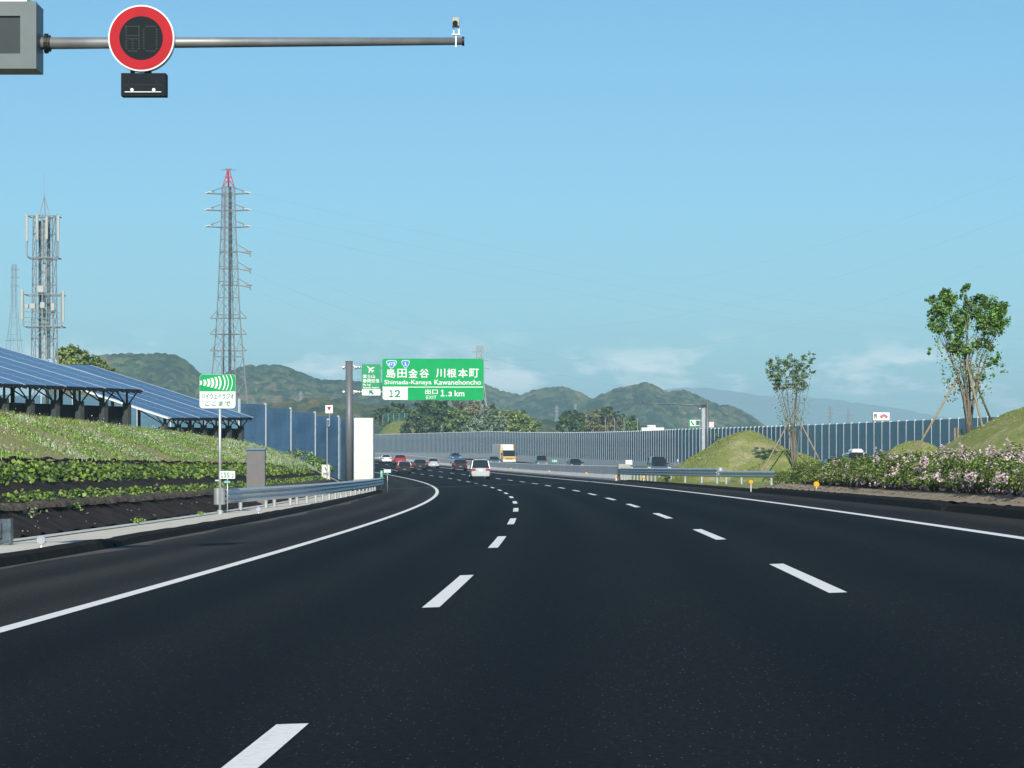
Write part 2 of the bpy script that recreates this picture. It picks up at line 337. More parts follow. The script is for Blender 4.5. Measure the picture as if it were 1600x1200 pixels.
def grid_mesh(name, ss, tfun, zfun, m, uvs=True, label=None, kind='structure', smooth=False, parent=None):
    """sheet over stations ss; tfun(s) -> list of offsets; zfun(s, t) -> height above road plane"""
    T = np.array([tfun(s) for s in ss]); n, k = T.shape; SS = np.repeat(np.array(ss)[:, None], k, 1)
    P = road(SS, T, 0.0); P[..., 2] += zfun(SS, T)
    idx = np.arange(n * k).reshape(n, k)
    Fq = np.stack([idx[:-1, :-1], idx[:-1, 1:], idx[1:, 1:], idx[1:, :-1]], -1).reshape(-1, 4)
    me = fast_mesh(name, P.reshape(-1, 3), Fq, np.stack([T, SS], -1).reshape(-1, 2))
    o = link(me, name, m, parent, smooth=smooth)
    if kind: o['kind'] = kind
    if label: o['label'] = label
    return o
flat = lambda dz: (lambda s, t: np.full(s.shape, dz))

# ------------------------------------------------------------------ ground and road surfaces
g = MB(); g.add([(-9000, -300, -1.6), (9000, -300, -1.6), (16000, 24000, -1.6), (-16000, 24000, -1.6)], [(0, 1, 2, 3)])
build('ground', g, M_FIELD)['kind'] = 'structure'
st = list(range(-55, 760, 5)); LW, RW = 3.7788, 7.8547
t_l = lambda s: -LW
grid_mesh('road', st, lambda s: [-LW, 0, 3.75, RW], flat(0), M_LANE)
grid_mesh('left_road_shoulder', st, lambda s: [-9.3 if s > 186 else -7.85, -LW], flat(0), M_SHO)
grid_mesh('right_road_shoulder', st, lambda s: [RW, 10.0], flat(0), M_SHO)
# painted lines: each continuous line and each dash is a sheet just above the asphalt
def line_strip(name, s0, s1, t, w, step=5.0):
    ss = np.arange(s0, s1 + .01, step)
    if len(ss) < 2: ss = np.array([s0, s1])
    return grid_mesh(name, ss, lambda s: [t - w / 2, t + w / 2], flat(.004), M_PAINT)
line_strip('left_edge_line', -40, 720, -LW, .2)
line_strip('right_edge_line', -40, 720, RW, .2)
for k in range(-2, 30):
    c = 30.17 + 20 * k
    grid_mesh('lane_dash', list(np.linspace(c - 4, c + 4, 9)), lambda s: [-.082 - .10 * max(0, (36 - s) / 22), .082 - .10 * max(0, (36 - s) / 22)], flat(.004), M_PAINT)
    grid_mesh('lane_dash', [c - 3.9, c + .1, c + 4.1], lambda s: [3.75 - .085, 3.75 + .085], flat(.004), M_PAINT)
# bridge joint across the carriageway
grid_mesh('bridge_joint', [209.6, 210.2], lambda s: [-9.2 + (i / 12) * 19 for i in range(13)], flat(.006), mat('joint_steel', (.20, .21, .21), .6, var=.2, scale=3))
grid_mesh('joint_shadow_and_sealant', [210.25, 211.0], lambda s: [-9.2 + (i / 12) * 19 for i in range(13)], flat(.005), mat('joint_shadow_and_sealant', (.010, .012, .013), .6, var=.2))  # dark strip painted in as the shadow beside the joint
grid_mesh('joint_shadow_and_sealant', [204.8, 205.1], lambda s: [-3.6 + (i / 12) * 10 for i in range(13)], flat(.005), M_SHO)
# drainage wear lines on the left shoulder, pale grit at the kerb foot
grid_mesh('kerb_foot_grit', np.arange(20, 180, 2.0), lambda s: [-7.84, -7.5 - .25 * math.sin(s * .31) * math.sin(s * .13 + 1)], flat(.005), mat('road_grit', (.085, .083, .075), .95, var=.3, scale=2.0))

# kerbs of black bitumen, in runs with a notch between them
def kshift(s, t): return .5 * float(np.clip((s - 140) / 38, 0, 1))**1.3 if t < 0 else 0.0
def kerb(name, s0, s1, t_in, t_out, h):
    ss = list(np.arange(s0, s1, 2.0)) + [s1]; mb = MB(); prof = [(t_in, 0.0), (t_in + (.06 if t_out > t_in else -.06), h * .75), (t_in + (.16 if t_out > t_in else -.16), h), (t_out, h * .96), (t_out, -.1)]
    P = []; n = len(prof)
    for i, s in enumerate(ss):
        k = .55 if i in (0, len(ss) - 1) else 1.0
        j = 1 + .04 * math.sin(s * 1.7) + .03 * math.sin(s * .61)
        P += [tuple(RP(s, t + kshift(s, t) + .012 * math.sin(s * .9), (z * k * j if z > 0 else z))) for t, z in prof]
    F = []
    for i in range(len(ss) - 1): F += [(i * n + j, (i + 1) * n + j, (i + 1) * n + j + 1, i * n + j + 1) for j in range(n - 1)]
    F += [tuple(range(n)), tuple(range(len(P) - 1, len(P) - n - 1, -1))]
    mb.add(P, F); o = build(name, mb, M_KERB); o['kind'] = 'structure'; return o
kerb('kerb', -10, 56.6, -7.85, -8.25, .19); kerb('kerb', 57.0, 184, -7.85, -8.25, .19)
kerb('kerb', -10, 63.6, 9.8, 10.2, .2); kerb('kerb', 64.2, 116, 9.8, 10.2, .2)
kerb('kerb', 116.3, 205, 10.1, 10.4, .10)
grid_mesh('pavement', np.arange(-10, 186, 2.0), lambda s: [-10.05, -9.7, -8.24 + kshift(s, -1)], lambda s, t: np.full(s.shape, .16), M_WALK)
grid_mesh('pavement_gutter', np.arange(-10, 186, 2.0), lambda s: [-10.62, -10.5, -10.4, -10.2, -10.07], lambda s, t: np.where(abs(t + 10.33) < .14, .10, .18), M_GUT)
for s in (36, 47, 59, 71, 83, 96, 110, 126, 144):
    grid_mesh('pavement_joint', [s, s + .04], lambda q: [-10.0, -8.3], flat(.163), M_KERB)

# ------------------------------------------------------------------ left embankment
def crest_h(s):  # height of bank top above its foot
    return np.interp(s, [-20, 180, 215, 238, 250], [3.45, 3.45, 3.2, 1.6, .7])
def bank_z(s, t):
    """height above the road plane at t<-10.6 (bank slope 0.45 then plateau)"""
    e = np.interp(s, S, _e); u = np.maximum(-10.62 - t, 0)
    h = crest_h(s); up = np.minimum(u * .47, h)
    rounding = .18 * np.exp(-((u * .47 - h) / .25)**2)
    return .2 + up - rounding - e * np.minimum(t + 10.62, 0)
def wrinkle(s, t): return .035 * np.sin(s * 2.1 + 3 * np.sin(t * 2.0 + s * .23)) + .02 * np.sin(s * 5.3 + t * 4)
SHEET_T = 14.25
grid_mesh('weed_control_sheet', np.arange(20, 252, .5), lambda s: list(np.linspace(-SHEET_T, -10.62, 16)), lambda s, t: bank_z(s, t) + wrinkle(s, t), M_SHEET, smooth=True)
grid_mesh('embankment', np.arange(20, 262, 1.0), lambda s: list(np.linspace(-75, -24, 10)) + list(np.linspace(-23, -SHEET_T + .02, 30)),
          lambda s, t: bank_z(s, t) + .06 * np.sin(s * .7 + t * 1.3) * np.sin(t * 2.2 + s * .21) + .05 * np.sin(s * 1.9) * np.sin(t * 1.7), M_BANK, smooth=True)
# loose upper hem of the sheet, standing proud of the grass
hem = MB(); P = []; ss = np.arange(24, 215, .35)
for s in ss:
    w = .06 * math.sin(s * 1.3) + .04 * math.sin(s * 3.1 + 1)
    tt = -SHEET_T + w; zb = float(bank_z(np.array(s), np.array(tt)))
    P += [tuple(RP(s, tt, zb - .02)), tuple(RP(s, tt - .02, zb + .10 + .03 * math.sin(s * 2.2))), tuple(RP(s, tt - .16, zb + .11))]
hem.add(P, [(i * 3 + j, (i + 1) * 3 + j, (i + 1) * 3 + j + 1, i * 3 + j + 1) for i in range(len(ss) - 1) for j in (0, 1)])
build('sheet_hem', hem, M_SHEET)['kind'] = 'structure'
# rows of white stitching pins on the sheet
def pins(name, tline, s0, s1, n):
    sv = rng.uniform(s0, s1, n); tv = tline + rng.normal(0, .008, n); V = []; 
    P = road(sv, tv); P[:, 2] += bank_z(sv, tv) + wrinkle(sv, tv) + .012
    q = np.array([(-.011, 0, -.003), (.011, 0, -.003), (.011, .003, .003), (-.011, .003, .003)])
    V = (P[:, None, :] + q[None]).reshape(-1, 3); Fq = np.arange(len(V)).reshape(-1, 4)
    link(fast_mesh(name, V, Fq), name, M_WHITE)['kind'] = 'stuff'
pins('sheet_pins', -11.2, 45, 150, 45); pins('sheet_pins', -10.85, 48, 150, 30)
# lumpy planting clods under the lower ivy row
for tline, s0, s1, rr, dens in ((-11.72, 46, 205, .17, 1.9),):
    cm_ = MB(); s = s0
    while s < s1:
        r_ = rr * random.uniform(.75, 1.25); tt = tline + random.uniform(-.06, .06)
        c = RP(s, tt, float(bank_z(np.array(s), np.array(tt))) + .02); P = []
        for k, (rad, zz) in enumerate(((1.0, -.08), (.95, .35), (.6, .75), (.0, .9))):
            for i in range(7): P.append((c.x + r_ * rad * 1.5 * math.cos(i * .8976), c.y + r_ * rad * 1.3 * math.sin(i * .8976), c.z + zz * r_ * random.uniform(.85, 1.1)))
        cm_.add(P, [(k * 7 + i, k * 7 + (i + 1) % 7, (k + 1) * 7 + (i + 1) % 7, (k + 1) * 7 + i) for k in range(3) for i in range(7)])
        s += 1 / dens * random.uniform(.8, 1.2)
    build('planting_clods', cm_, M_LUMP, smooth=True)['kind'] = 'stuff'
# concrete drain chute running up the bank by the emergency telephone
ch = MB(); 
for i in range(6):
    a, b = -10.7 - i * .62, -10.7 - (i + 1) * .62
    za, zb = (float(bank_z(np.array(226.), np.array(v))) + .12 for v in (a, b))
    c0, c1, c2, c3 = RP(225.2 + i * 1.2, a, za), RP(227.2 + i * 1.2, a, za), RP(228.4 + i * 1.2, b, zb), RP(226.4 + i * 1.2, b, zb)
    ch.add([c0, c1, c2, c3] + [p - Vector((0, 0, .5)) for p in (c0, c1, c2, c3)], [(0, 1, 2, 3), (0, 4, 5, 1), (1, 5, 6, 2), (2, 6, 7, 3), (3, 7, 4, 0)])
build('drain_chute', ch, M_CONC)['kind'] = 'structure'

# ------------------------------------------------------------------ foliage helpers
def leaf_quads(P, size, rs=None, up=0.3, aspect=1.0, out=None, outw=0.0):
    """rhombic leaves centred at P (n,3) with random tilt; size scalar or (n,)"""
    n = len(P); nr = rng.normal(size=(n, 3)); nr[:, 2] = np.abs(nr[:, 2]) + up
    if out is not None: nr = nr + out * outw
    nr /= np.linalg.norm(nr, axis=1)[:, None]
    a = np.cross(nr, rng.normal(size=(n, 3))); a /= np.linalg.norm(a, axis=1)[:, None]; b = np.cross(nr, a)
    sz = (np.broadcast_to(np.asarray(size, float), (n,)) * rng.uniform(.7, 1.3, n))[:, None] * .5
    a = a * sz; b = b * sz * aspect
    V = np.stack([P - a, P - b * .8 - a * .15, P + a, P + b * .8 - a * .15], 1).reshape(-1, 3)
    return V, np.arange(len(V)).reshape(-1, 4)
def leaf_obj(name, P, size, m, parent=None, kind=None, **kw):
    V, Fq = leaf_quads(np.asarray(P, float), size, **kw); o = link(fast_mesh(name, V, Fq), name, m, parent)
    if kind: o['kind'] = kind
    return o
def lobe_points(lobes, n, shell=.55):
    """points through ellipsoid lobes (cx,cy,cz,rx,ry,rz), denser near the surface, clumped"""
    L = np.array(lobes, float); vol = (L[:, 3] * L[:, 4] * L[:, 5])**(2 / 3); cnt = (n * vol / vol.sum()).astype(int) + 1
    out = []; nrm = []
    for l, c in zip(L, cnt):
        k = max(6, c // 22); d = rng.normal(size=(k, 3)); d /= np.linalg.norm(d, axis=1)[:, None]
        rr = rng.uniform(shell, 1.0, k)**.6; cl = d * rr[:, None] * l[3:6]; idx = rng.integers(0, k, c)
        sp = rng.normal(size=(c, 3)) * (l[3:6] * .13)
        out.append(cl[idx] + sp + l[:3]); nrm.append(d[idx])
    return np.concatenate(out), np.concatenate(nrm)
def make_tree(name, label, base, lobes, m, n, leaf, trunk_r, bark=M_BARK, group=None, cat='tree', limbs=6):
    """lobes relative to base; trunk with limbs into each lobe"""
    t = thing(name, label, cat, base, group=group)
    P, nr = lobe_points(lobes, n); leaf_obj('crown', P, leaf, m, t, out=nr, outw=1.2)
    tb = MB(); zt = max(l[2] for l in lobes) * .75
    tb.path([(0, 0, -.5), (.1 * trunk_r, 0, zt * .4), (-.1 * trunk_r, .1 * trunk_r, zt)], [trunk_r, trunk_r * .75, trunk_r * .35], 8)
    for l in lobes[:limbs]: tb.path([(0, 0, zt * random.uniform(.3, .55)), (l[0] * .55, l[1] * .55, l[2] * .7), (l[0], l[1], l[2] + l[5] * .3)], [trunk_r * .45, trunk_r * .25, trunk_r * .08], 6)
    build('trunk', tb, bark, t, smooth=True); return t

# ivy rows on the sheet
def ivy(s0, s1, t0, t1, n, size, hmax, label, seed):
    r2 = np.random.default_rng(seed); s = r2.uniform(s0, s1, n * 2); t = r2.uniform(t0, t1, n * 2)
    den = .5 + .5 * np.sin(s * 2.3 + 2 * np.sin(s * .71)) * np.sin(s * .9 + 1.3) ; mid = 1 - np.abs((t - (t0 + t1) / 2) / ((t1 - t0) / 2))**2.5
    keep = r2.uniform(0, 1, n * 2) < (.12 + .88 * den) * mid; s, t, den, mid = s[keep][:n], t[keep][:n], den[keep][:n], mid[keep][:n]
    P = road(s, t); P[:, 2] += bank_z(s, t) + .03 + r2.uniform(0, 1, len(s)) * hmax * (.45 + .55 * den) * (.3 + .7 * mid)
    o = leaf_obj('ivy_row', P, size, L_IVY, up=.5, aspect=1.15, out=np.array([[.3, -1.0, .2]]), outw=.7)
    tag(o, label, 'climbing plant', kind='stuff'); return o
ivy(44, 215, -13.95, -12.85, 17000, .14, .34, 'dense band of bright green creeping ivy, the upper row on the black sheet', 3)
ivy(44, 215, -12.35, -11.6, 8500, .11, .26, 'thin band of creeping ivy, the lower row on the black sheet', 4)

# weeds and grass on the bank
def clump_field(n, s0, s1, t0, t1, seed, thr, dens_scale):
    r2 = np.random.default_rng(seed); s = r2.uniform(s0, s1, n * 3); t = r2.uniform(t0, t1, n * 3)
    v = np.sin(s * .31 * dens_scale + 1.7 * np.sin(t * .9 + seed)) + np.sin((s * .23 - t * .8) * dens_scale + seed) + .7 * np.sin(s * .83 * dens_scale + t * 1.1)
    k = v > thr; return s[k][:n], t[k][:n]
def blades(name, s, t, per, h, w, m, zoff=0.0, spread=.12, kind='stuff', zf=None, label=None):
    n = len(s); P = road(s, t); P[:, 2] += (zf or bank_z)(s, t) + zoff
    P = np.repeat(P, per, 0); N_ = len(P); P[:, :2] += rng.normal(0, spread, (N_, 2))
    hh = h * rng.uniform(.5, 1.3, N_); lean = rng.normal(0, .35, (N_, 2)) * hh[:, None]; a = rng.uniform(0, math.pi, N_); ww = w * rng.uniform(.6, 1.4, N_)
    dx = np.stack([np.cos(a) * ww, np.sin(a) * ww * .5, np.zeros(N_)], 1)
    top = P + np.concatenate([lean, hh[:, None]], 1); midp = P + np.concatenate([lean * .3, hh[:, None] * .55], 1)
    V = np.stack([P - dx * .5, P + dx * .5, midp + dx * .7, top, midp - dx * .7], 1).reshape(-1, 3)
    o = link(fast_mesh(name, V, np.arange(len(V)).reshape(-1, 5)), name, m); 
    if kind: o['kind'] = kind
    if label: o['label'] = label
    return o, top
s, t = clump_field(3800, 46, 235, -18.6, -14.4, 17, .6, 1.15)
blades('bank_weeds', s, t, 9, .13, .022, L_WEED, label='green weeds growing over the embankment')
s, t = clump_field(1100, 60, 242, -18.2, -14.3, 9, 1.15, 1.3)
o, top = blades('pale_weeds', s, t, 9, .16, .028, L_SAGE, label='pale leaved weeds on the embankment')
tp = top[rng.uniform(0, 1, len(top)) < .4]; leaf_obj('weed_blossom', tp + [0, -.03, .02], .05, L_WHT, kind='stuff', up=.2)
s, t = clump_field(520, 46, 180, -18.0, -14.4, 13, .9, 1.7)
P = road(s, t); P[:, 2] += bank_z(s, t) + .16; P = np.repeat(P, 3, 0) + rng.normal(0, .09, (len(P) * 3, 3)); leaf_obj('weed_blossom', P, .05, L_WHT, kind='stuff', up=.2)
s = rng.uniform(46, 240, 20000); t = rng.uniform(-19.0, -14.3, 20000)
blades('bank_grass_blades', s, t, 1, .09, .02, L_TUFT, label='short dry grass on the embankment')
s = rng.uniform(95, 240, 1300); t = rng.uniform(-18.9, -18.0, 1300)
blades('crest_grass', s, t, 6, .20, .018, L_TUFT, label='tall grass along the top of the embankment')
s = np.concatenate([rng.uniform(180, 245, 1300)]); t = rng.uniform(-17.5, -13.2, 1300)
blades('pale_weeds', s, t, 9, .30, .04, L_SAGE, label='pale leaved weeds at the far end of the embankment')
for (n_, sd_, th_, sz_, mm_, nm_) in ((1500, 17, .75, .065, L_WEED, 'leafy_weeds'), (650, 23, 1.15, .06, L_SAGE, 'leafy_pale_weeds')):
    s, t = clump_field(n_, 48, 238, -18.3, -14.5, sd_, th_, 1.15); P = road(s, t); P[:, 2] += bank_z(s, t) + .06; r_ = rng.uniform(.12, .34, len(P)); P = np.repeat(P, 34, 0); r_ = np.repeat(r_, 34)
    P = P + rng.normal(0, 1, P.shape) * r_[:, None] * [1, 1, .55]; leaf_obj(nm_, P, sz_, mm_, kind='stuff', up=.6)
    Q = P[rng.uniform(0, 1, len(P)) < (.05 if mm_ is L_WEED else .16)] + [0, -.05, .08]; leaf_obj('weed_blossom', Q, .055, L_WHT, kind='stuff', up=.4)
# bushy weeds by the telephone
for (s_, t_, sc_, nn) in ((236, -13.2, 1.1, 900), (241, -12.7, .9, 700), (232, -14.2, 1.2, 800), (226, -14.8, 1.0, 700)):
    zb = float(bank_z(np.array(float(s_)), np.array(float(t_)))); b_ = RP(s_, t_, zb)
    P, nr = lobe_points([(0, 0, .45 * sc_, .8 * sc_, .8 * sc_, .55 * sc_), (.5 * sc_, .3, .3 * sc_, .5 * sc_, .5 * sc_, .4 * sc_)], nn)
    o = leaf_obj('roadside_bush', P, .16, L_WEED if s_ > 230 else L_SAGE, out=nr, outw=.8); o.location = b_
    tag(o, {236: 'bright green bush at the foot of the blue noise wall', 241: 'small green bush nearest the thick grey sign pole', 232: 'green bush just left of the emergency telephone post', 226: 'pale leaved bush on the bank above the emergency telephone'}[s_], 'bush')
# small weeds in the gutter and on the sheet
for (s_, t_, h_, lb, mm) in ((77.0, -10.3, .16, 'small green weed in the joint of the pavement', L_WEED), (66.5, -11.35, .3, 'pale green seedling on the black sheet, the nearer of two', L_SAGE), (73.5, -11.5, .3, 'green seedling on the black sheet, the farther of two', L_WEED), (92, -10.3, .1, 'tiny weed on the pavement gutter near the sign posts', L_WEED)):
    b_ = RP(s_, t_, float(bank_z(np.array(float(s_)), np.array(float(t_)))) - .01)
    P = rng.normal(0, 1, (70, 3)) * [h_ * .5, h_ * .5, h_ * .3] + [0, 0, h_ * .45]; P[:, 2] = np.abs(P[:, 2])
    o = leaf_obj('weed', P, .07, mm); o.location = b_; tag(o, lb, 'weed')

# ------------------------------------------------------------------ opposite carriageway and median
def opp(s): return wall_t(s)
ss = np.arange(120, 740, 5.0)
grid_mesh('opposite_road', ss, lambda s: [opp(s) - 15.5, opp(s) - 8, opp(s) - .6], flat(.0), M_LANE)
grid_mesh('median_ground', np.arange(-20, 330, 5.0), lambda s: list(np.linspace(10.15, opp(s) - 15.55, 6)), lambda s, t: np.where(t < 10.3, .05, .08), M_LAWN)
grid_mesh('median_ground', np.arange(325, 740, 5.0), lambda s: [10.6, opp(s) - 15.6], flat(.02), M_CONC)
for off in (14.6, 3.4): grid_mesh('opposite_edge_line', ss, lambda s: [opp(s) - off - .1, opp(s) - off + .1], flat(.005), M_PAINT)
for k in range(24):
    s = 180 + 20 * k
    for off in (7.1, 10.9): grid_mesh('opposite_lane_dash', [s, s + 8], lambda q: [opp(q) - off - .08, opp(q) - off + .08], flat(.005), M_PAINT)

# far noise wall: concrete base, posts every 2 m, panels between them
fw = thing('noise_wall', 'long grey-blue noise wall with pale posts beyond the opposite carriageway', 'noise wall', RP(400, 28))
def loc_of(root, p): return Vector(p) - root.location
WH_S, WH_H = [120, 185, 265, 325, 480, 720], [4.5, 4.5, 4.55, 4.8, 5.0, 5.5]
ws = []; s = 186.0; pos = None
while s < 742: 
    ws.append(s); s += 2.0 if s > 320 else 2.0 / max(1.0, math.hypot(1, float((wall_t(s + 1) - wall_t(s)))))
post_me = None; pan_me = None
pm = MB(); pm.box((0, 0, .5), (.072, .17, 1)); 
qm = MB()
for k in range(4): qm.box((0, 0, (k + .5) * .25 - .004 + .004), (1.0, .10 if k % 2 else .108, .249))
base = MB(); bp = []
for i, s in enumerate(ws):
    t = float(wall_t(s)); p = RP(s, t); h = float(np.interp(s, WH_S, WH_H)); bp.append((p, h))
for i, (p, h) in enumerate(bp):
    nx = bp[min(i + 1, len(bp) - 1)][0]; pv = bp[max(i - 1, 0)][0]; d = nx - pv; rz = math.atan2(d.y, d.x)
    if i < len(bp) - 1 and (i < 299):
        if pan_me is None: o = build('panel', qm, M_WALLP, fw); pan_me = o.data
        else: o = link(pan_me, 'panel', None, fw)
        m_ = (p + nx) / 2; dd = nx - p; L_ = math.hypot(dd.x, dd.y)
        o.location = loc_of(fw, (m_.x, m_.y, m_.z + 1.0)); o.rotation_euler = (0, 0, math.atan2(dd.y, dd.x)); o.scale = (L_ - .02, 1, h - 1.0)
    if post_me is None: o = build('post', pm, M_POST, fw); post_me = o.data
    else: o = link(post_me, 'post', None, fw)
    o.location = loc_of(fw, (p.x, p.y, p.z + .9)); o.rotation_euler = (0, 0, rz); o.scale = (1, 1, h - .82)
P = []
for p, h in bp: P.append(p)
ds = []
for i in range(len(P)):
    d = P[min(i + 1, len(P) - 1)] - P[max(i - 1, 0)]; l = math.hypot(d.x, d.y); ds.append((d.y / l, -d.x / l))
base.sweep(P, [(-.32, -.3), (-.2, .95), (-.2, .99), (.2, .99), (.2, -.3)], ds); build('concrete_base', base, M_BARR, fw, loc=-fw.location)
# small grey screen and railing on the base, far left
t_ = thing('wall_cabinet_screen', 'flat grey screen standing before the far noise wall, left end', 'screen', RP(700, 26.8))
sm = MB()
for k in range(9): sm.box((k * 1.05, 0, .9), (1.0, .12, 1.8))
build('screen_panel', sm, mat('screen_grey', (.27, .28, .27), .8), t_, rotz=-heading(700) + .55)

# median concrete barrier in 10 m blocks
mbar = thing('concrete_barrier', 'long pale concrete median barrier beside the right edge line', 'barrier', RP(300, 10.3))
prof = [(-.42, -.1), (-.40, .12), (-.17, .42), (-.11, 1.06), (-.07, 1.10), (.07, 1.10), (.11, 1.06), (.17, .42), (.4, .12), (.42, -.1)]
s = 212.0
while s < 735:
    b = MB(); L_ = 9.97; pts = [RP(s + v, 10.35 if s < 600 else 10.35) for v in (0, L_ / 2, L_)]
    dd = [(math.cos(heading(s + v)), -math.sin(heading(s + v))) for v in (0, L_ / 2, L_)]
    b.sweep(pts, prof, dd); n = len(prof); b.f.append(tuple(range(n - 1, -1, -1))); b.f.append(tuple(range(2 * n, 3 * n)))
    build('barrier_block', b, M_BARR, mbar, loc=-mbar.location); s += 10.0
# concrete end block with white post
eb = thing('barrier_end_block', 'square concrete end block where the median barrier stops', 'concrete block', RP(211.0, 10.5), -heading(211))
b = MB(); b.bbox((0, .2, .55), (.9, .8, 1.35), .03); build('block', b, M_CONC, eb)
b = MB(); b.box((.35, 0, 1.35), (.5, .1, .35)); b.tube((.3, 0, 1.2), (.3, 0, 1.5), .03); build('marker_plate', b, M_WHITE, eb)

# ------------------------------------------------------------------ guard rails
def w_profile(n_wave=2, h=.35, d=.085):
    P = []; N_ = 8 * n_wave
    for i in range(N_ + 1):
        f_ = i / N_; P.append((d * (.5 - .5 * math.cos(2 * math.pi * n_wave * f_)), h * (f_ - .5)))
    return P
def guardrail(label, pts_st, posts, zc=.62, h=.35, waves=2, side=1, group=None, mat_beam=M_GALV, endcap=True, joints=4.0, post_off=.22):
    """beam swept through road coordinates; side=+1 beam bulges towards +t; posts at the listed stations"""
    ss_ = [a for a, b_ in pts_st]; tt_ = [b_ for a, b_ in pts_st]
    g_ = thing('guardrail', label, 'guardrail', RP(ss_[0], tt_[0]), group=group); prof = [(side * a, b_) for a, b_ in w_profile(waves, h)]
    s_ = ss_[0]; k = 0
    while s_ < ss_[-1] - .5:                      # each beam section is a part, lapped at the joints
        s2 = min(s_ + joints, ss_[-1]); q = np.linspace(s_, s2 + (.15 if s2 < ss_[-1] else 0), 5)
        pts = [RP(v, float(np.interp(v, ss_, tt_)), zc + .0015 * (k % 2)) for v in q]; ds = []
        for i in range(len(pts)):
            d = pts[min(i + 1, 4)] - pts[max(i - 1, 0)]; l = math.hypot(d.x, d.y); ds.append((d.y / l, -d.x / l))
        pts = [p + Vector((dx * side * .004 * (k % 2), dy * side * .004 * (k % 2), 0)) for p, (dx, dy) in zip(pts, ds)]
        b_ = MB(); b_.sweep(pts, prof, ds); b_.sweep([p - Vector((dx * side * .006, dy * side * .006, 0)) for p, (dx, dy) in zip(pts, ds)], prof[::-1], ds)
        build('beam', b_, mat_beam, g_, loc=-g_.location, smooth=True); s_ = s2; k += 1
    for sp in posts:
        t2 = float(np.interp(sp, ss_, tt_)) - side * post_off; p = RP(sp, t2)
        b_ = MB(); b_.tube(p + Vector((0, 0, -.3)), p + Vector((0, 0, zc + h * .42)), .07, n=12); po = build('post', b_, M_GALV, g_, loc=-g_.location, smooth=False)
        b_ = MB(); b_.box(p + Vector((math.cos(heading(sp)) * side * .14, -math.sin(heading(sp)) * side * .14, zc)), (.18, .1, .2), Matrix.Rotation(-heading(sp), 3, 'Z')); build('bracket', b_, M_GALV, po)
    if endcap:
        for se, sg in ((ss_[0], -1),):
            p = RP(se, tt_[0] - side * .02, zc); b_ = MB(); A = []
            for i in range(9):
                a = math.pi * i / 8; A.append((p.x - side * .16 + side * .20 * math.cos(a), p.y - .22 * math.sin(a)))
            b_.add([(x, y, p.z - h * .56) for x, y in A] + [(x, y, p.z + h * .56) for x, y in A], [(i, i + 1, 10 + i, 9 + i) for i in range(8)])
            build('rail_end', b_, M_GALV, g_, loc=-g_.location, smooth=True)
    return g_
guardrail('curved three-ridged steel guardrail on the left kerb, in front of the thick grey pole',
          [(99, -10.25), (104, -9.75), (112, -9.1), (125, -8.6), (150, -8.05), (168, -7.65), (187, -7.35)], [103, 108.5, 110.5, 115.5] + [118 + 4 * k for k in range(16)], zc=.72, h=.52, waves=3, side=1)
guardrail('end of a steel guardrail at the far left edge, beside the pavement', [(38, -11.6), (46, -10.9), (54.6, -10.45)], [44, 50], zc=.56, h=.50, waves=2, side=1, endcap=False)
# vertical flat terminal of that rail
te = thing('rail_terminal', 'bent steel terminal plate closing the rail at the left picture edge', 'rail terminal', (PX(7, 55), 55, PZ(850, 55)))
b = MB(); b.box((.13, 0, .25), (.03, .3, .5)); b.box((-.11, .02, .25), (.44, .03, .48)); b.tube((-.1, -.02, .42), (-.1, -.02, .12), .06, n=10); build('terminal_plate', b, mat('dull_zinc', (.15, .20, .24), .35, .5, var=.3, scale=6), te)
guardrail('long steel guardrail in front of the grassy mound right of the barrier end', [(158.5, 12.05), (172, 11.3), (190, 10.6), (212, 10.1)],
          [160, 166, 173, 180] + [184 + 2.3 * k for k in range(12)], zc=.70, h=.50, waves=3, side=-1, endcap=True)
guardrail('short bright steel guardrail running from the long rail to the azalea hedge', [(141, 13.4), (150, 12.8), (158.0, 12.15)], [143.5, 152.5, 157.2], zc=.62, h=.35, waves=2, side=-1, endcap=False)
guardrail('low steel guardrail along the near edge of the opposite carriageway', [(222, 20), (240, 18.8), (262, 16.2), (290, 14.4), (320, 12.2)], [224 + 8 * k for k in range(12)], zc=.75, h=.35, waves=2, side=1, endcap=False)

# ------------------------------------------------------------------ delineators and kilometre posts
def round_delineator(s, t, m, label, group, r_=.085, h=.35, post=True, z=.1, post_m=M_WHITE):
    d_ = thing('delineator', label, 'reflector post', RP(s, t, z), -heading(s), group)
    b_ = MB(); n = 20; P = [(r_ * math.cos(2 * math.pi * i / n), -.015, h + r_ * math.sin(2 * math.pi * i / n)) for i in range(n)]
    P += [(x * .85, -.028, h + (zz - h) * .85) for x, y, zz in P[:n]] + [(x, .02, zz) for x, y, zz in P[:n]]
    b_.add(P, [tuple(range(2 * n - 1, n - 1, -1)), tuple(range(2 * n, 3 * n))] + [(i, (i + 1) % n, n + (i + 1) % n, n + i) for i in range(n)] + [((i + 1) % n, i, 2 * n + i, 2 * n + (i + 1) % n) for i in range(n)])
    build('lens', b_, m, d_)
    if post: b_ = MB(); b_.tube((0, .01, -.12), (0, .01, h - r_ * .7), .022, n=8); build('stem', b_, post_m, d_)
    return d_
round_delineator(51, -8.32, M_CLEAR, 'clear round reflector on the pavement near the left picture edge', 'reflectors on the left pavement', .088, .20)
round_delineator(91, -8.32, M_CLEAR, 'clear round reflector on the pavement below the guardrail start', 'reflectors on the left pavement', .088, .20)
round_delineator(118.5, 10.0, M_ORANGE, 'orange disc reflector on a white stem left of the azalea hedge', 'orange reflectors on the right', .085, .30)
round_delineator(98.3, 10.5, M_ORANGE, 'orange disc reflector on a white stem in front of the azalea hedge', 'orange reflectors on the right', .10, .30)
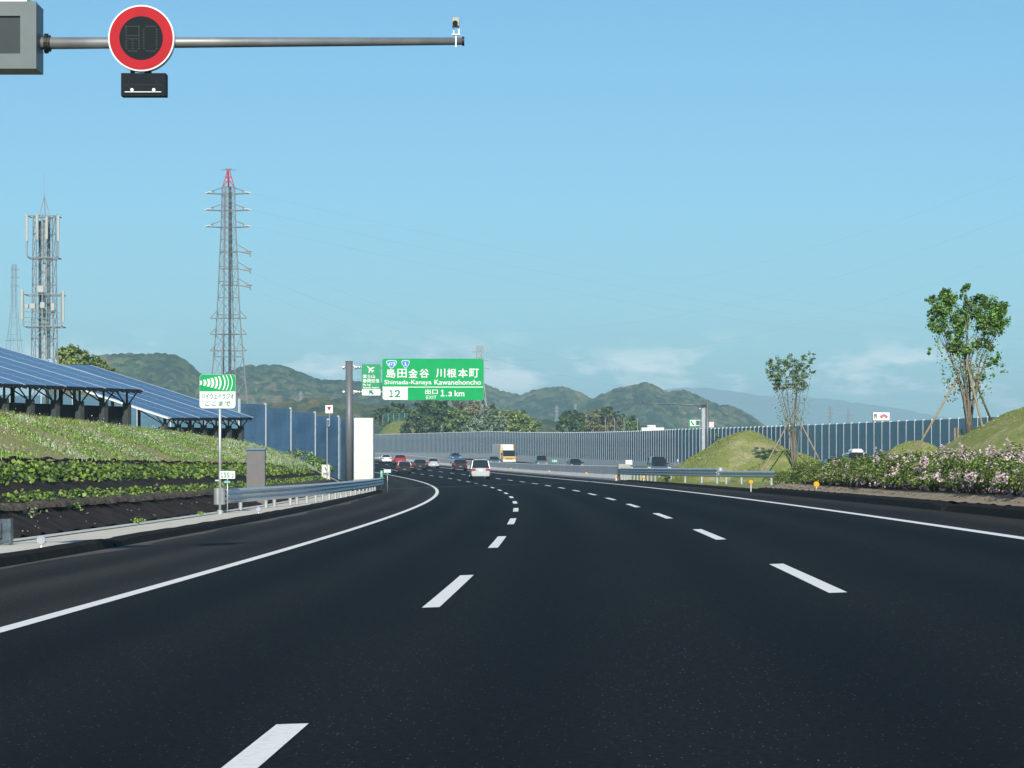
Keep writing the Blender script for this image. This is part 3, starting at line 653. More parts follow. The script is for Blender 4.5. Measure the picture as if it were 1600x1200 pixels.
round_delineator(190, 10.2, M_ORANGE, 'orange reflector between the posts of the long right guardrail', 'orange reflectors on the right', .10, .25)
round_delineator(209.5, 9.75, M_ORANGE, 'orange reflector at the foot of the barrier end block', 'orange reflectors on the right', .10, .22)
for s_, lb in ((243, 'nearest small orange reflector on the median barrier, closest to its end'), (287, 'middle small orange reflector on the median barrier'), (338, 'farthest small orange reflector on the median barrier')):
    round_delineator(s_, 9.98, M_ORANGE, lb, 'orange reflectors on the barrier', .095, .42, post=False, z=0)

def board(parent, w, h, m, z0=0.0, x0=0.0, r_=.06, y=0.0, th=.03, name='panel'):
    b_ = MB(); b_.prism(rrect(x0 - w / 2, z0 - h / 2, x0 + w / 2, z0 + h / 2, r_), y - th / 2, y + th / 2); return build(name, b_, m, parent)
def lettering(parent, body, px_box, fr, m, bold=0.0, y=-.02, name='lettering'):
    """px_box = (x0, y0, x1, y1) on the photograph, fr(px, py) -> local (x, z)"""
    a = fr(px_box[0], px_box[3]); c = fr(px_box[2], px_box[1]); return build(name, text_mesh(body, (a[0], a[1], c[0], c[1]), y, bold), m, parent)

# radio-zone sign on its pole
s_ = 95.0; bp_ = RP(95.0, -10.0, .16); d_ = bp_.y; k_ = d_ / F_PX
rs_ = thing('radio_sign', 'green and white highway radio sign with sound waves on a tall thin pole', 'road sign', bp_)
fr = lambda px, py: (PX(px, d_) - bp_.x, PZ(py, d_) - bp_.z)
def fpoly(pts, y0=-.030, y1=-.02): return MB().prism([fr(*p) for p in pts], y0, y1)
x0, z0 = fr(312, 638); x1, z1 = fr(368, 585)
b = MB(); b.prism(rrect(x0, z0, x1, z1, .11), -.02, .01); build('board', b, M_WHITE, rs_)
gx0, gz0 = fr(312, 611.5); b = MB(); b.prism([(gx0 + .004, gz0), (x1 - .004, gz0)] + [(x1 - .004 - .11 + .11 * math.cos(R(a)), z1 - .004 - .11 + .11 * math.sin(R(a))) for a in (0, 30, 60, 90)] + [(x0 + .004 + .11 + .11 * math.cos(R(a)), z1 - .004 - .11 + .11 * math.sin(R(a))) for a in (90, 120, 150, 180)], -.026, -.02)
build('green_field', b, M_GREEN, rs_)
b = MB()
for (xa, xb, hh) in ((312.4, 315.6, 3.2), (318.2, 322.2, 4.6), (324.2, 328.2, 6.0), (330.2, 334, 7.4), (336.4, 339.8, 8.8), (342.4, 345.2, 10.2), (349.3, 351.4, 11.2), (355, 356.4, 12), (361, 362.2, 12.6)):
    n = 7; bul = hh * .30; L0_ = []; L1_ = []
    for i in range(n):
        u_ = -1 + 2 * i / (n - 1); c_ = bul * (1 - u_ * u_); L0_.append(fr(xa + c_ - bul * .6, 598 + hh * u_)); L1_.append(fr(xb + c_ - bul * .6, 598 + hh * u_))
    for i in range(n - 1): b.add([(p[0], -.028, p[1]) for p in (L0_[i + 1], L1_[i + 1], L1_[i], L0_[i])], [(0, 1, 2, 3)])
build('sound_waves', b, M_WHITE, rs_)
lettering(rs_, 'ハイウェイラジオ', (315, 614.8, 365.5, 623.6), fr, M_GREEND, .0035, -.024)
lettering(rs_, 'ここまで', (320, 626.6, 360.5, 634.4), fr, M_GREEND, .0045, -.024)
b = MB(); pz = fr(340, 600)[1]; b.tube((0, .05, -.2), (0, .05, pz), .046, n=14); build('pole', b, M_GALV, rs_, smooth=True)
b = MB(); b.tube((0, .05, -.05), (0, .05, .12), .10, n=12); b.box((-.1, .05, 1.12), (.12, .04, .05)); build('pole_base', b, M_GALV, rs_)

# kilometre post 155.2
def km_post(label, s, t, px, py0, py1, w, txt, small=False, group='kilometre posts', board_m=M_WHITE, z=.16, oval=True):
    p = RP(s, t, z); d = p.y; p.x = PX(px, d); k = thing('kilometre_post', label, 'kilometre post', p, group=group)
    fr2 = lambda a, c: (PX(a, d) - p.x, PZ(c, d) - p.z)
    a, c = fr2(px - w / 2, py1), fr2(px + w / 2, py0); b_ = MB(); b_.prism(rrect(a[0], a[1], c[0], c[1], .02), -.02, .0); build('board', b_, board_m, k)
    if txt: lettering(k, txt, (px - w * .42, py0 + (py1 - py0) * .2, px + w * .42, py1 - (py1 - py0) * .16), fr2, M_GREEND, .0, -.025)
    b_ = MB(); b_.tube((0, .012, -.15), (0, .012, c[1] - .02), .018, n=8); build('stem', b_, M_GALV, k, smooth=True)
    return k, fr2
k, fr2 = km_post('white kilometre post reading 155.2 beside the radio sign pole', 94.4, -9.85, 355.3, 736, 748, 24, None)
lettering(k, '１', (345.0, 738.2, 348.8, 746.2), fr2, M_GREEND, .006, -.024); lettering(k, '55', (350, 738.2, 358.8, 746.2), fr2, M_GREEND, .004, -.024); lettering(k, '.2', (360, 740.6, 365.6, 746.2), fr2, M_GREEND, .002, -.024)
b = MB(); c0 = fr2(355, 753); b.prism([(c0[0] + .125 * math.cos(a * math.pi / 10), c0[1] + .05 * math.sin(a * math.pi / 10)) for a in range(20)], -.03, -.02); build('green_oval', b, mat('plate_teal', (.005, .33, .22), .4), k)
lettering(k, '新東名', (351, 751.4, 359, 754.8), fr2, M_WHITE, .0, -.034)
k, fr2 = km_post('small white kilometre plate on a thin stem beyond the left guardrail end', 182, -8.3, 605.3, 733.5, 738.5, 11, '155.3')
b = MB(); c0 = fr2(605, 740.8); b.prism([(c0[0] + .10 * math.cos(a * math.pi / 10), c0[1] + .06 * math.sin(a * math.pi / 10)) for a in range(20)], -.03, -.02); build('green_oval', b, mat('plate_teal', (.005, .33, .22), .4), k)
k, fr2 = km_post('narrow green plate at the foot of the white wall end', 184, -8.7, 596.2, 735, 746, 4.5, None, board_m=mat('plate_teal', (.005, .33, .22), .4), z=.1); 
lettering(k, '橋\n名', (594.8, 736, 597.6, 745), fr2, M_WHITE, .0, -.024)
# green plate 165 on the median barrier
p = RP(372, 10.35, 1.1); d = p.y; k = thing('barrier_plate', 'small green rounded plate reading 165 standing on the median barrier', 'sign plate', (PX(866.5, d), d, p.z))
fr3 = lambda a, c: (PX(a, d) - PX(866.5, d), PZ(c, d) - p.z)
a, c = fr3(861.5, 722.6), fr3(871.5, 717.6); b = MB(); b.prism(rrect(a[0], a[1], c[0], c[1], .18), -.02, 0); build('board', b, mat('plate_teal', (.005, .33, .22), .4), k)
lettering(k, '165', (863, 718.6, 870.2, 721.8), fr3, M_WHITE, .01, -.024); b = MB(); b.tube((0, .02, -.05), (0, .02, c[1]), .03); build('stem', b, M_DARK, k)

# ------------------------------------------------------------------ big exit sign on the thick pole
s_ = 216.0; bp_ = RP(216.0, -10.2); d_ = bp_.y; PXc = PX(545.5, d_); bp_.x = PXc
pole = thing('sign_pole', 'thick dark grey steel pole with double arms carrying the green exit signs', 'sign pole', bp_)
fr = lambda px, py: (PX(px, d_) - bp_.x, PZ(py, d_) - bp_.z)
b = MB(); zt = fr(0, 565)[1]; b.tube((0, 0, -.5), (0, 0, zt), .29, .275, n=24); build('column', b, M_STEELG, pole, smooth=True)
b = MB(); b.tube((0, 0, zt), (0, 0, zt + .04), .30, n=24); build('column_cap', b, M_STEELG, pole)
for py in (573.8, 612.6):
    z = fr(0, py)[1]
    for dz, y in ((0, -.05),):
        b = MB(); xr = fr(740, 0)[0]; b.tube((-.45, .05, z), (xr, .05, z), .085, n=12); ar = build('arm', b, M_GALV, pole, smooth=True)
        b = MB(); b.tube((-.48, .05, z), (-.36, .05, z), .16, n=14)
        for xx in (.42, .55, .75, .95): b.tube((xx, .05, z), (xx + .07, .05, z), .155 if xx < .6 else .125, n=14)
        b.tube((.32, .05, z + .10), (.75, .05, z + .03), .05, n=8); b.tube((.32, .05, z - .10), (.75, .05, z - .03), .05, n=8); build('flange', b, M_GALV, ar)
sg = thing('exit_sign', 'large green Shimada-Kanaya exit 12 sign hung on the pole arms', 'road sign', (PX(676.5, d_), d_ - .12, PZ(593, d_)))
fr = lambda px, py: (PX(px, d_ - .12) - sg.location.x, PZ(py, d_ - .12) - sg.location.z)
a, c = fr(597.3, 625.2), fr(755.6, 560.4); b = MB(); b.prism(rrect(a[0], a[1], c[0], c[1], .20), -.03, .03); build('board', b, M_GREEN, sg)
a2, c2 = fr(598.0, 624.6), fr(637, 605); b = MB(); b.prism([(c2[0], a2[1]), (c2[0], c2[1]), (a2[0], c2[1])] + [(a2[0] + .17 + .17 * math.cos(R(t)), a2[1] + .17 + .17 * math.sin(R(t))) for t in (180, 210, 240, 270)], -.036, -.03); build('exit_number_field', b, M_WHITE, sg)
a3, c3 = fr(597.6, 605.4), fr(755.2, 604.2); b = MB(); b.box(((a3[0] + c3[0]) / 2, -.034, (a3[1] + c3[1]) / 2), (c3[0] - a3[0], .008, c3[1] - a3[1])); build('dividing_line', b, M_WHITE, sg)
X0 = 603.6
for i, ch_ in enumerate('島田金谷'): lettering(sg, ch_, (X0 + 17.35 * i, 576.4, X0 + 17.35 * i + 14.6, 590.4), fr, M_WHITE, .011, -.04, 'character')
X0 = 681
for i, ch_ in enumerate('川根本町'): lettering(sg, ch_, (X0 + 17.45 * i, 576.0, X0 + 17.45 * i + 14.8, 590.0), fr, M_WHITE, .011, -.04, 'character')
lettering(sg, 'Shimada-Kanaya', (600.6, 593.6, 674.2, 602.6), fr, M_WHITE, .006, -.04)
lettering(sg, 'Kawanehoncho', (678.8, 593.2, 751.6, 601.2), fr, M_WHITE, .006, -.04)
lettering(sg, '１', (608.2, 609.4, 614.2, 620.8), fr, M_GREEND, .020, -.045); lettering(sg, '２', (616.6, 609.4, 625.6, 620.8), fr, M_GREEND, .020, -.045)
lettering(sg, '出口', (664.2, 608.0, 684, 616.0), fr, M_WHITE, .009, -.04); lettering(sg, 'EXIT', (666.2, 618.2, 682.2, 623.4), fr, M_WHITE, .0, -.04)
lettering(sg, '１', (688.6, 609.2, 694.4, 619.4), fr, M_WHITE, .022, -.04); lettering(sg, '・', (696.6, 617.4, 698.6, 619.4), fr, M_WHITE, .0, -.04); lettering(sg, '３', (700.2, 612.0, 706.2, 619.4), fr, M_WHITE, .018, -.04); lettering(sg, 'km', (710.4, 610.0, 725.6, 619.4), fr, M_WHITE, .008, -.04)
def shield(parent, x0, x1, y0, y1, txt, bold):
    pts = [(-1, .62), (-.86, .86), (-.4, .98), (0, 1.0), (.4, .98), (.86, .86), (1, .62), (.86, .1), (.5, -.55), (.16, -.95), (0, -1), (-.16, -.95), (-.5, -.55), (-.86, .1)]
    cx_, cy_, w, h = (x0 + x1) / 2, (y0 + y1) / 2, (x1 - x0) / 2, (y1 - y0) / 2
    for k_, m_, yy in ((1.0, M_WHITE, -.034), (.86, M_BLUE, -.040)):
        b_ = MB(); b_.prism([fr(cx_ + u * w * k_, cy_ - v * h * k_) for u, v in pts][::-1], yy - .004, yy); sh = build('route_shield' if k_ == 1 else 'shield_field', b_, m_, parent if k_ == 1 else sh)
    ww = w * (.62 if len(txt) > 1 else .30); lettering(sh.parent, txt, (cx_ - ww, cy_ - h * .5, cx_ + ww, cy_ + h * .32), fr, M_WHITE, bold, -.05, 'route_number')
shield(sg, 603.2, 620.2, 562.8, 575.6, '473', .004); shield(sg, 627.2, 640.2, 562.8, 575.6, '１', .014)
asg = thing('airport_sign', 'narrow green Mt. Fuji Shizuoka Airport sign left of the exit sign', 'road sign', (PX(580.8, d_), d_ - .12, PZ(593, d_)))
fr = lambda px, py: (PX(px, d_ - .12) - asg.location.x, PZ(py, d_ - .12) - asg.location.z)
a, c = fr(565.2, 618.2), fr(594.8, 569.2); b = MB(); b.prism(rrect(a[0], a[1], c[0], c[1], .09), -.02, .02); build('board', b, mat('sign_green_darker', (.008, .33, .12), .4), asg)
a2, c2 = fr(565.6, 617.8), fr(594.6, 608); b = MB(); b.prism(rrect(a2[0], a2[1], c2[0], c2[1], .08), -.026, -.02); build('arrow_field', b, M_WHITE, asg)
for r_i, row in enumerate(('富士山', '静岡空港')):
    for i, ch_ in enumerate(row): lettering(asg, ch_, (567.3 + 6.5 * i, 585.2 + 7.0 * r_i, 573 + 6.5 * i, 591.0 + 7.0 * r_i), fr, M_WHITE, .006, -.03, 'character')
lettering(asg, 'Mt. Fuji', (567.2, 599.6, 579, 603.6), fr, M_WHITE, .006, -.03); lettering(asg, 'Shizuoka Airport', (567.2, 604.2, 592.4, 607.6), fr, M_WHITE, .005, -.03)
def ipoly(P, y0=-.03, y1=-.024): return MB().prism([fr(*p) for p in P][::-1], y0, y1)
b = ipoly([(574.3, 571.8), (578.6, 575.2), (584.6, 573.2), (585.2, 574.4), (580.2, 577.4), (581.6, 579.0), (584.0, 578.6), (584.4, 579.6), (582.6, 580.6), (581.8, 582.4), (580.9, 582.2), (580.8, 580.0), (578.8, 578.6), (577.0, 583.0), (575.8, 582.6), (576.9, 576.8), (573.6, 572.6)]); build('airplane_symbol', b, M_WHITE, asg)
b = ipoly([(576.4, 609.6), (583.2, 610.0), (581.4, 612.2), (584.4, 615.0), (582.4, 617.0), (579.4, 614.2), (577.2, 616.2)], -.034, -.028); build('arrow_symbol', b, M_GREEND, asg)

# grey roadside cabinet, emergency telephone box, small triangle sign
p = RP(119.5, -10.95, .1); d_ = p.y; cb = thing('roadside_cabinet', 'tall plain grey cabinet with a blue-grey lid behind the guardrail', 'cabinet', (PX(399.6, d_), d_, p.z))
w = PX(414.5, d_) - PX(385.5, d_); h = PZ(703, d_) - p.z
b = MB(); b.bbox((0, .2, h / 2), (w, .45, h), .015); build('cabinet_body', b, mat('cabinet_grey', (.155, .15, .15), .6, var=.05), cb)
b = MB(); b.bbox((0, .2, h + .05), (w + .07, .55, .11), .02); build('lid', b, mat('lid_blue_grey', (.20, .27, .36), .35, .4), cb)
b = MB(); b.box((0, -.034, h * .5), (w * .86, .012, h * .86)); build('door', b, mat('cabinet_grey', (.155, .15, .15), .6, var=.05), cb)
p = RP(206, -11.75, .3); d_ = p.y; tb_ = thing('emergency_telephone', 'white emergency telephone box with a handset symbol on the bank', 'telephone box', (PX(509, d_), d_, p.z))
fr = lambda px, py: (PX(px, d_) - tb_.location.x, PZ(py, d_) - tb_.location.z)
a, c = fr(502.4, 751.8), fr(515.6, 726); b = MB(); b.bbox((0, .15, (a[1] + c[1]) / 2), (c[0] - a[0], .4, c[1] - a[1]), .03); build('box', b, mat('box_cream', (.66, .67, .62), .5), tb_)
b = MB(); b.tube((0, .15, -.6), (0, .15, a[1]), .06); build('stem', b, M_GALV, tb_)
a, c = fr(505, 737), fr(513, 728); b = MB(); b.box(((a[0] + c[0]) / 2, -.056, (a[1] + c[1]) / 2), (c[0] - a[0], .01, c[1] - a[1])); build('symbol_plate', b, M_WHITE, tb_)
b = MB().prism([fr(*q) for q in [(507.4, 729.4), (508.8, 729.4), (508.6, 731.2), (510.2, 733.6), (512, 734.0), (511.8, 735.6), (509.6, 735.4), (507.4, 732.4)]][::-1], -.068, -.062); build('handset_symbol', b, M_BLACK, tb_)
lettering(tb_, '非常電話', (505, 738.6, 513.4, 742.8), fr, M_GREEND, .004, -.054)
p = RP(200, -12.6); p.z += float(bank_z(np.array(200.), np.array(-12.6))); d_ = p.y; ts = thing('triangle_sign', 'small square sign with a red downward triangle on a bent pole', 'road sign', (PX(511, d_), d_, p.z - .2))
fr = lambda px, py: (PX(px, d_) - ts.location.x, PZ(py, d_) - ts.location.z)
b = MB(); b.tube((0, .05, -.1), (0, .05, fr(0, 655)[1]), .035); b.tube(tuple((fr(514.8, 664)[0], .05, fr(0, 664)[1])), (fr(514.8, 0)[0], .05, fr(0, 636)[1]), .03)
for q in ((510.6, 655, 514.8, 655), (510.6, 665, 514.8, 665)): u, v = fr(q[0], q[1]), fr(q[2], q[3]); b.tube((u[0], .05, u[1]), (v[0], .05, v[1]), .03)
build('pole', b, M_GALV, ts)
a, c = fr(508.4, 645.6), fr(520, 633.2); b = MB(); b.box(((a[0] + c[0]) / 2, 0, (a[1] + c[1]) / 2), (c[0] - a[0], .03, c[1] - a[1])); build('board', b, M_WHITE, ts)
b = MB().prism([fr(511, 635.6), fr(517.4, 635.6), fr(514.2, 642)][::-1], -.03, -.02); build('red_triangle', b, M_RED, ts)
a, c = fr(510.2, 667), fr(513.4, 656); b = MB(); b.box(((a[0] + c[0]) / 2, .0, (a[1] + c[1]) / 2), (c[0] - a[0], .12, c[1] - a[1])); build('lamp_housing', b, M_BOXG, ts)

# ------------------------------------------------------------------ left noise wall and the white end of the long wall
lw = thing('noise_wall', 'tall deep blue noise wall with white posts behind the solar roofs', 'noise wall', (-20, 245, 2.0))
def lwall(p0, p1, n, z0, z1, zt0, zt1, m, posts=True):
    p0, p1 = Vector(p0), Vector(p1); d = (p1 - p0) / n; rz = math.atan2(d.y, d.x); L_ = d.length
    for i in range(n):
        c = p0 + d * (i + .5); za, zb = z0 + (z1 - z0) * (i + .5) / n, zt0 + (zt1 - zt0) * (i + .5) / n
        b_ = MB(); nr = 10; hh = (zb - za) / nr
        for k in range(nr): b_.box((0, .0 if k % 2 else .006, (k + .5) * hh), (L_ - .14, .10, hh - .012))
        b_.box((0, .02, nr * hh / 2), (L_ - .16, .06, nr * hh - .02))
        build('panel', b_, m, lw, loc=Vector((c.x, c.y, za)) - lw.location, rotz=rz)
        if posts:
            q = p0 + d * (i + 1); b_ = MB(); b_.box((0, 0, (zb - za) / 2 + .04), (.10, .20, zb - za + .10)); build('post', b_, M_POST, lw, loc=Vector((q.x, q.y, za)) - lw.location, rotz=rz)
WA, WB = (-23.2, 239.4), (-15.75, 255.2)          # runs obliquely back to the road
lwall((WA[0], WA[1]), (WB[0], WB[1]), 4, 2.2, .1, 7.05, 5.95, M_WALLB)
lwall((-55, 262), (WA[0], WA[1]), 10, 2.0, 2.2, 8.4, 7.15, M_WALLL)
lwall((WB[0] + .15, WB[1] + .3), (-14.4, 258.5), 1, .0, .0, 5.9, 5.85, M_WALLB)
we = thing('wall_end', 'bright white concrete end of the roadside wall beside the thick pole', 'wall end', (PX(568, 249), 249, -.2))
w = PX(583.2, 249) - PX(553, 249); h = PZ(653, 249) + .2
b = MB(); b.bbox((0, 1.2, (h + .62) / 2), (w, 2.4, h - .62), .03); build('end_slab', b, M_WHITEC, we)
b = MB(); b.bbox((-.02, 1.2, .3), (w + .06, 2.5, .6), .03); build('footing', b, mat('footing_beige', (.52, .50, .42), .85), we)
rw = thing('roadside_wall', 'dark edge of the blue roadside wall running back behind the white wall end', 'noise wall', RP(252, -9.5))
b = MB(); q = [RP(252 + 10 * k, -9.55 - .0 * k) for k in range(40)]; dd = [(math.cos(heading(252 + 10 * k)), -math.sin(heading(252 + 10 * k))) for k in range(40)]
b.sweep(q, [(-.12, -.2), (-.12, 5.9), (.12, 5.9), (.12, -.2)][::-1], dd); build('wall_face', b, M_WALLB, rw, loc=-rw.location)
b = MB(); b.sweep(q, [(.14, -.2), (.14, .95), (.30, .95), (.36, -.2)][::-1], dd); build('wall_base', b, M_CONC, rw, loc=-rw.location)

# ------------------------------------------------------------------ solar roofs
M_PV = bpy.data.materials.new('photovoltaic_glass'); M_PV.use_nodes = True
nt = M_PV.node_tree; N = nt.nodes; L = nt.links; bs = N['Principled BSDF']; bs.inputs['Roughness'].default_value = .16; bs.inputs['Specular IOR Level'].default_value = .6
tcn = N.new('ShaderNodeTexCoord'); br = N.new('ShaderNodeTexBrick'); br.offset = 0; br.inputs['Scale'].default_value = 1.0; br.inputs['Brick Width'].default_value = .165; br.inputs['Row Height'].default_value = .165; br.inputs['Mortar Size'].default_value = .004
br.inputs['Color1'].default_value = (.030, .07, .15, 1); br.inputs['Color2'].default_value = (.036, .08, .165, 1); br.inputs['Mortar'].default_value = (.13, .17, .22, 1)
L.new(tcn.outputs['Object'], br.inputs['Vector']); L.new(br.outputs['Color'], bs.inputs['Base Color'])
M_FRAME = mat('panel_frame', (.62, .66, .70), .4, .3, var=.05)
def solar(label, C0, B, Bn, A, An, gap_cols, skip_first=0):
    """C0 low corner nearest the road, B unit along the low edge, A vector up the slope; Bn x An panels"""
    root = thing('solar_array', label, 'solar roof', C0); B = Vector(B); A = Vector(A); Au = A.normalized(); Bu = B.normalized(); Nn = Bu.cross(Au); 
    if Nn.z < 0: Nn = -Nn
    M3 = Matrix((Bu, Au, Nn)).transposed(); pw, ph = 1.65, A.length / An
    b_ = MB(); b_.box((0, 0, 0), (pw - .03, ph - .03, .035)); me = None; fr_me = None
    for j in range(An):
        for i in range(Bn):
            off = Bu * ((i + .5) * pw + (i // gap_cols) * .16) + Au * ((j + .5) * ph) + Nn * (.03)
            if me is None: o = build('solar_panel', b_, M_PV, root); me = o.data
            else: o = link(me, 'solar_panel', None, root)
            o.matrix_local = Matrix.Translation(off) @ M3.to_4x4()
    LB = Bn * pw + (Bn // gap_cols) * .16
    for i in range(0, Bn + 1):                    # pale rails between the columns
        x = i * pw + (i // gap_cols) * .16 - (.08 if i % gap_cols == 0 else 0); big = (i % gap_cols == 0)
        b_ = MB(); b_.box((0, 0, 0), (.17 if big else .045, A.length, .05 if big else .03)); o = build('rail', b_, M_FRAME, root); o.matrix_local = Matrix.Translation(Bu * x + Au * A.length / 2 + Nn * (.03 if big else .035)) @ M3.to_4x4()
    b_ = MB(); b_.box((0, 0, 0), (.22, A.length, .10)); o = build('gable_trim', b_, M_WHITE, root); o.matrix_local = Matrix.Translation(Bu * (LB + .2) + Au * A.length / 2 + Nn * .01) @ M3.to_4x4()
    b_ = MB(); 
    for k in range(int(LB / .5)): b_.box((k * .5 + .25, 0, 0), (.12, .2, .16))
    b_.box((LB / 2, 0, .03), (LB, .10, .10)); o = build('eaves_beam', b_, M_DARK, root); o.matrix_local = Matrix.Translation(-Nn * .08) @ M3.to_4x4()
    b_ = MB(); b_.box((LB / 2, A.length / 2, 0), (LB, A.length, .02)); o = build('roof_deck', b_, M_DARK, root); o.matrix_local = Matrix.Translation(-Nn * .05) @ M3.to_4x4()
    return root, Bu, Au, Nn, LB
def supports(root, C0, Bu, Au, LB, zg, wall_h, n, slope):
    C0 = Vector(C0); ah = Vector((Au.x, Au.y, 0)).normalized(); zr = C0.z
    for i in range(n):
        u = .4 + i * (LB - .8) / (n - 1); q = Bu * u + ah * .7
        b_ = MB(); b_.box((0, 0, (zg - zr + wall_h) / 2 + (zg - zr) / 2 - .3), (.34, .34, wall_h + .6)); o = build('pillar', b_, mat('pillar_grey', (.055, .065, .07), .8), root, loc=(q.x, q.y, 0), rotz=math.atan2(Bu.y, Bu.x))
        b_ = MB(); z1 = zg - zr + wall_h; b_.box((0, 0, z1 / 2 + .0), (.11, .11, -z1)); 
        d = Bu * .95; b_.tube((0, 0, z1), (d.x, d.y, -.08), .038); b_.tube((0, 0, z1), (-d.x, -d.y, -.08), .038); b_.tube((0, 0, z1 + .1), (ah.x * 2, ah.y * 2, slope * 2 - .2), .038); b_.box((0, 0, z1 + .08), (.42, .3, .18))
        build('strut', b_, M_DARK, root, loc=(q.x, q.y, 0))
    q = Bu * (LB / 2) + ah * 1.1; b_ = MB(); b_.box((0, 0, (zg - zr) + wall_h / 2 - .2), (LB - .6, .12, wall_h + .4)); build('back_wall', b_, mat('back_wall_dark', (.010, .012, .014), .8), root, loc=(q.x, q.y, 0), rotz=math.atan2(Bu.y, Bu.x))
    # far rows of legs holding the high side
    for r_ in (5, 10.5):
        for i in range(0, n, 2):
            u = .4 + i * (LB - .8) / (n - 1); q = Bu * u + ah * r_; zt_ = slope * r_ - .1; b_ = MB(); b_.box((0, 0, (zt_ + zg - zr) / 2), (.2, .2, zt_ - (zg - zr))); build('pillar', b_, M_DARK, root, loc=(q.x, q.y, 0))
def unit(x, y): l = math.hypot(x, y); return (x / l, y / l)
B1 = unit(-5.6, -11.0); pz1 = unit(-11.0, 5.6)
A1 = (pz1[0] * 14, pz1[1] * 14, 3.65); C1 = (PX(222, 150), 150, PZ(610, 150))
r1, Bu, Au, Nn, LB = solar('large dark blue solar roof nearest the camera on the left bank', C1, (B1[0], B1[1], .0), 14, A1, 14, 2)
supports(r1, C1, Bu, Au, LB, 3.2, 1.45, 12, 3.65 / 14)
A2 = (pz1[0] * 14, pz1[1] * 14, 3.95); C2 = (PX(394, 200), 200, PZ(653, 200))
r2_, Bu, Au, Nn, LB = solar('second solar roof, lower and farther away beyond the large one', C2, (B1[0], B1[1], -.02), 6, A2, 14, 2)
supports(r2_, C2, Bu, Au, LB, 3.3, .9, 7, 3.95 / 14)

# ------------------------------------------------------------------ speed-limit gantry over the left of the road
DG = 43.5; fr = lambda px, py: (PX(px, DG), PZ(py, DG))
gt = thing('gantry', 'grey steel overhead arm tapering to a point above the road', 'gantry', (PX(-260, DG), DG, -.1))
g0 = gt.location
def gl(px, py, dy=0.0): return Vector((PX(px, DG) - g0.x, dy, PZ(py, DG) - g0.z))
b = MB(); b.tube(gl(-260, 69.4), gl(722, 64.4), .112, .058, n=24); build('arm', b, mat('weathered_zinc', (.30, .315, .32), .5, .5, var=.15, scale=2), gt, smooth=True)
b = MB(); q = gl(722, 64.4); b.tube(q, q + Vector((.035, 0, 0)), .072, n=16); build('end_cap', b, M_DARK, gt); b = MB(); q = gl(70, 68); b.tube(q, q + Vector((.05, 0, 0)), .155, n=16); b.tube(q + Vector((.06, 0, 0)), q + Vector((.09, 0, 0)), .13, n=10); build('flange', b, M_DARK, gt)
b = MB(); b.tube((0, 0, -.4), (0, 0, gl(0, 40).z), .17, .14, n=20); build('column', b, M_GALV, gt, smooth=True)
# variable message box
mx_ = thing('message_board', 'grey electronic message box cut off by the upper left picture edge', 'message board', (PX(-20, DG - .45), DG - .45, PZ(55, DG)))
def ml(px, py): return (PX(px, DG - .45) - mx_.location.x, PZ(py, DG - .45) - mx_.location.z)
a, c = ml(-98, 107.5), ml(57, 2.5)
b = MB(); b.bbox(((a[0] + c[0]) / 2, .34, (a[1] + c[1]) / 2), (c[0] - a[0], .62, c[1] - a[1]), .015); build('housing', b, M_BOXG, mx_)
b = MB()
for (x0_, x1_, y0_, y1_) in ((-98, 57, 2.5, 25), (-98, 57, 84, 107.5), (-98, -70, 25, 84), (32, 57, 25, 84)):
    u, v = ml(x0_, y1_), ml(x1_, y0_); b.box(((u[0] + v[0]) / 2, .0, (u[1] + v[1]) / 2), (v[0] - u[0], .05, v[1] - u[1]))
build('front_frame', b, M_BOXG, mx_)
u, v = ml(-70, 84), ml(32, 25); b = MB(); b.box(((u[0] + v[0]) / 2, .022, (u[1] + v[1]) / 2), (v[0] - u[0], .01, v[1] - u[1])); build('screen', b, mat('screen_dark', (.030, .038, .040), .3, var=.05), mx_)
u, v = ml(-70, 1.6), ml(41, -6); b = MB(); b.box(((u[0] + v[0]) / 2, .3, (u[1] + v[1]) / 2), (v[0] - u[0], .5, v[1] - u[1])); build('top_tray', b, M_WHITE, mx_)
# round speed sign
rs2 = thing('speed_sign', 'round red-rimmed electronic speed limit sign hung on the overhead arm', 'road sign', (PX(221, DG - .2), DG - .2, PZ(60, DG - .2)))
rr_ = 51.8 / F_PX * (DG - .2)
def disc(r0, r1, y, n=64):
    if r0 == 0: return MB().add([(r1 * math.cos(2 * math.pi * i / n), y, r1 * math.sin(2 * math.pi * i / n)) for i in range(n)], [tuple(range(n - 1, -1, -1))])
    P = [(r * math.cos(2 * math.pi * i / n), y, r * math.sin(2 * math.pi * i / n)) for r in (r0, r1) for i in range(n)]
    return MB().add(P, [(i, (i + 1) % n, n + (i + 1) % n, n + i) for i in range(n)])
b = MB(); b.tube((0, -.03, 0), (0, .14, 0), rr_, n=64); build('housing', b, M_WHITE, rs2)
build('red_ring', disc(rr_ * .655, rr_ * .955, -.034), M_RED, rs2); build('display', disc(0, rr_ * .66, -.038), mat('display_dark', (.012, .018, .022), .65, var=.05, spec=.1), rs2)
def led(parent, dots, r_, m, y, name='led_dots'):
    b_ = MB()
    for x, z in dots: b_.add([(x - r_, y, z), (x, y, z - r_), (x + r_, y, z), (x, y, z + r_)], [(0, 1, 2, 3)])
    return build(name, b_, m, parent)
fz = lambda px, py: ((px - 221) / F_PX * (DG - .2), (60 - py) / F_PX * (DG - .2))
D_ = []
seg = lambda x0, x1, y0, y1, n: [(x0 + (x1 - x0) * i / (n - 1), y0 + (y1 - y0) * i / (n - 1)) for i in range(n)]
